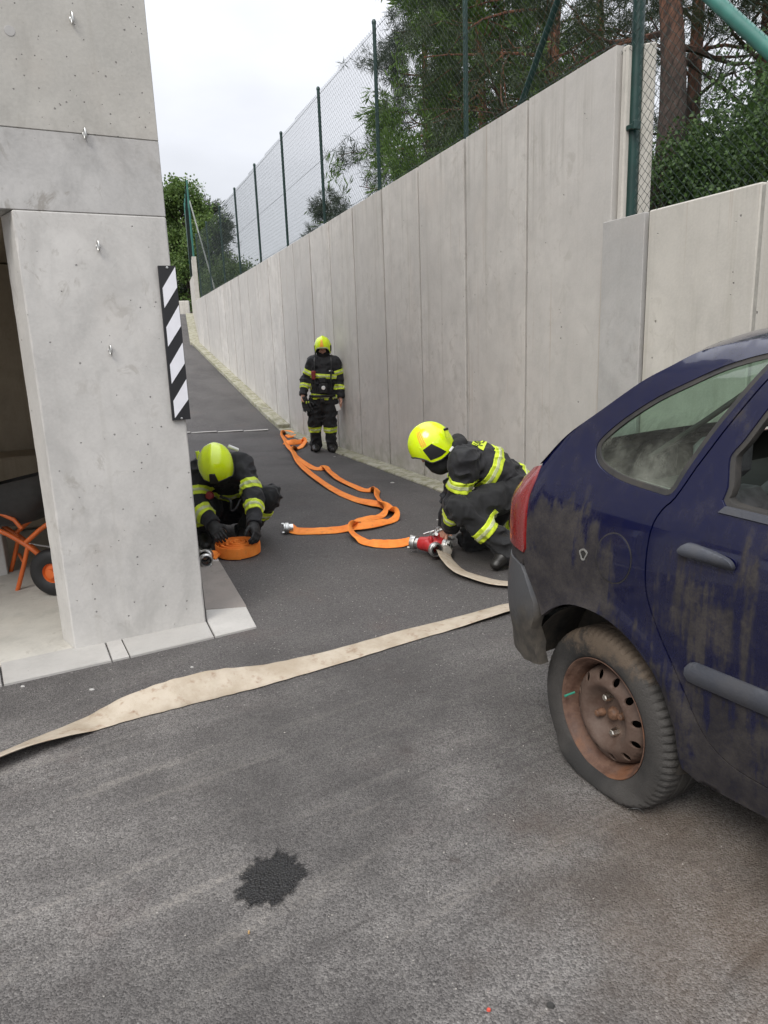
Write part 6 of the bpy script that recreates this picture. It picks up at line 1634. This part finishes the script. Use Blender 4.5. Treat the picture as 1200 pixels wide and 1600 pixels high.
for px, Y, hgt, wd, sd, lb, mt in ((1175, 8.3, 1.15, .8, 41, 'dense dark shrub above the lower wall at the right edge', 'leaf'), (1085, 9.4, .95, .8, 43, 'low leafy shrub under the red trunked pine', 'leaf'), (1130, 11.8, 1.45, 1.1, 47, 'taller shrub behind the other bushes, right of the pine trunk', 'leaf2'), (960, 12.5, 1.3, 1.3, 53, 'shaded bush behind the end panel of the tall wall', 'leaf'), (1250, 9.5, 1.5, 1.1, 59, 'broad bush partly cut off by the right edge', 'leaf')):
    b = spot(px, Y); tree('shrub', lb, b, b+[0, 0, hgt], .035, lambda f: 1.0, 'leaf', mt, sd, 16, wd, .05, .052, SG, 'twig', 1, -.25, .6, 20, spr=.19, cat='shrub')
# low hedge row closing the ground behind the trunks
for i, (px, Y) in enumerate(((1010, 19), (1100, 21), (1200, 20), (900, 22), (1290, 17))):
    b = spot(px, Y); tree('shrub', ['undergrowth clump behind the red pine trunk', 'distant undergrowth clump right of the pine trunk', 'distant undergrowth clump at the right edge', 'distant undergrowth behind the tall end panel', 'undergrowth clump beyond the right edge'][i], b, b+[0, 0, 1.9], .05, lambda f: 1.0, 'leaf', 'leaf', 61+i, 18, 2.0, .05, .20, SG, 'twig', 1, -.2, .6, 9, spr=.4, cat='shrub')
# trees beyond the head of the ramp
FG = 'trees beyond the head of the ramp'
for px, py, Y, wd, sd, lb, mt in ((283, 312, 44, 2.2, 71, 'tall bright green tree beyond the ramp, beside the pillar', 'fartree'), (322, 325, 46, 1.7, 73, 'dark pointed conifer beyond the far fence', 'bluepine'), (255, 330, 50, 2.4, 77, 'rounded tree beyond the ramp, half behind the pillar', 'fartree')):
    t = at(px, py, Y); b = np.array([t[0], t[1], 3.2]); tree('far_tree', lb, b, t, .2, lambda f: .35+.75*(1-f)**.7, 'leaf' if mt == 'fartree' else 'spruce', mt, sd, 40, wd, .02, .17 if mt == 'fartree' else .30, FG, 'twig', 1, -.2 if mt == 'fartree' else .1, .5, 9 if mt == 'fartree' else 6, spr=.26)
for i, (px, py, Y) in enumerate(((350, 434, 37), (385, 432, 38))):
    t = at(px, py, Y); b = np.array([t[0], t[1], 3.3]); tree('shrub', ['clipped green hedge bush behind the far end of the wall', 'hedge bush left of the small red roof', 'hedge bush at the far fence corner'][i], b, t, .04, lambda f: 1.0, 'leaf', 'leaf2', 81+i, 14, .9, .05, .11, 'hedge bushes at the far end', 'twig', 1, -.2, .6, 8, spr=.3, cat='shrub')
t = at(517, 316, 14.5); b = bz_(t); tree('young_pine', 'small pine tip poking over the wall between fence posts', b, t+[0, 0, .05], .03, lambda f: .25+.9*(1-f), 'needle', 'bluepine', 91, 14, .8, .25, .12, TG, 'bark', 1, -.1, .6, 3, spr=.08)

# ---- small house behind the far hedge
hs = empty('house', at(372, 440, 52)); tag(hs, 'distant house with red tiled roof just showing over the wall', 'house')
h0 = at(368, 432, 52); h0[2] = 3.2; hx = nrm(np.array([1, .15, 0])); hy = np.array([-hx[1], hx[0], 0]); ztop = at(368, 424, 52)[2]; zev = at(368, 437, 52)[2]
mb = MB(); mb.box(h0+Z*(zev-3.2)/2, hx*2.6, hy*2.2, Z*(zev-3.2)/2); mb.build('wall', simple('cream render', (.55, .48, .38), .9), hs)
MAT['tile'] = simple('red roof tile', (.22, .085, .055), .85, .25, 6)
mb = MB(); e = [h0+hx*a*2.8+hy*b_*2.5+Z*(zev-3.2+.01) for a, b_ in ((-1, -1), (1, -1), (1, 1), (-1, 1))]; rdg = [h0-hx*2.8+Z*(ztop-3.2), h0+hx*2.8+Z*(ztop-3.2)]
mb.add(e+rdg, [[0, 1, 5, 4], [2, 3, 4, 5], [1, 2, 5], [3, 0, 4], [3, 2, 1, 0]]); mb.build('roof', MAT['tile'], hs)

# ================================================================ SMALL LITTER on the asphalt
MAT['litter'] = simple('pale litter', (.42, .41, .39), .8); MAT['leafbrown'] = simple('dry straw', (.38, .24, .10), .8); MAT['redbit'] = simple('red scrap', (.6, .08, .05), .6)
def scrap(px, py, s, label, mat, name='litter_scrap', group=None, el=1.6, cat='litter'):
    c = gnd(px, py, .004); r = np.random.default_rng(int(px*7+py)); n = 7; a0 = r.uniform(0, 6)
    base = [c+s*np.array([el*cos(a)*r.uniform(.7, 1.1), sin(a)*r.uniform(.6, 1), 0]) for a in a0+np.linspace(0, 2*pi, n, endpoint=False)]
    mb = MB(); mb.prism([p-[0, 0, .003] for p in base], [c+(p-c)*.75+[0, 0, s*.35*r.uniform(.5, 1)] for p in base]); tag(mb.build(name, mat, None, 30), label, cat, group)
for px, py, s, lb in ((613, 754, .016, 'white scrap of litter near the kerb, above the bend of the orange hose'), (523, 713, .012, 'white fleck on the asphalt at the feet of the standing firefighter'), (300, 1042, .007, 'small pale fleck between the paving and the beige hose'), (143, 1077, .009, 'pale fleck on the asphalt below the front paving slabs'), (35, 1072, .008, 'pale fleck close to the left end of the paving'), (684, 812, .009, 'pale crumb on the asphalt left of the kneeling firefighter')):
    scrap(px, py, s, lb, MAT['litter'], group='white scraps on the asphalt')
scrap(389, 1456, .008, 'thin straw coloured sliver below the wet stain', MAT['leafbrown'], 'straw_sliver', el=.45)
scrap(764, 1577, .0065, 'tiny red scrap at the bottom of the yard', MAT['redbit'], 'red_scrap', el=1.0)
scrap(860, 1570, .012, 'dark grey pebble at the bottom of the yard', MAT['joint'], 'pebble', el=1.2)
mb = MB(); q = gnd(995, 1268, .004); mb.tube(catmull([q+[-.03, .0, 0], q+[-.015, .012, .003], q+[.01, .008, .004], q+[.02, -.012, .002]], 5), .0018, 5); tag(mb.build('wire_scrap', MAT['alu'], None, 50), 'curled white wire scrap beside the flat car tyre', 'litter')
rr = np.random.default_rng(5); V = []; F = []
for i in range(900):
    x, y = rr.uniform(-2.4, 2.4), rr.uniform(1.0, 6.5); s = rr.uniform(.0012, .0035); n0 = len(V)
    V += [(x+s*cos(a)*rr.uniform(.7, 1.3), y+s*sin(a)*rr.uniform(.7, 1.3), 0.0) for a in (0, 1.6, 3.1, 4.7)]+[(x, y, s*1.1)]; F += [[n0, n0+1, n0+4], [n0+1, n0+2, n0+4], [n0+2, n0+3, n0+4], [n0+3, n0, n0+4]]
MAT['grit'] = simple('pale grit', (.34, .32, .29), .9, .3, 60)
tag(obj('grit', np.array(V), [np.array(F)], MAT['grit']), 'scattered pale grit on the worn yard asphalt', 'grit', None, 'stuff')
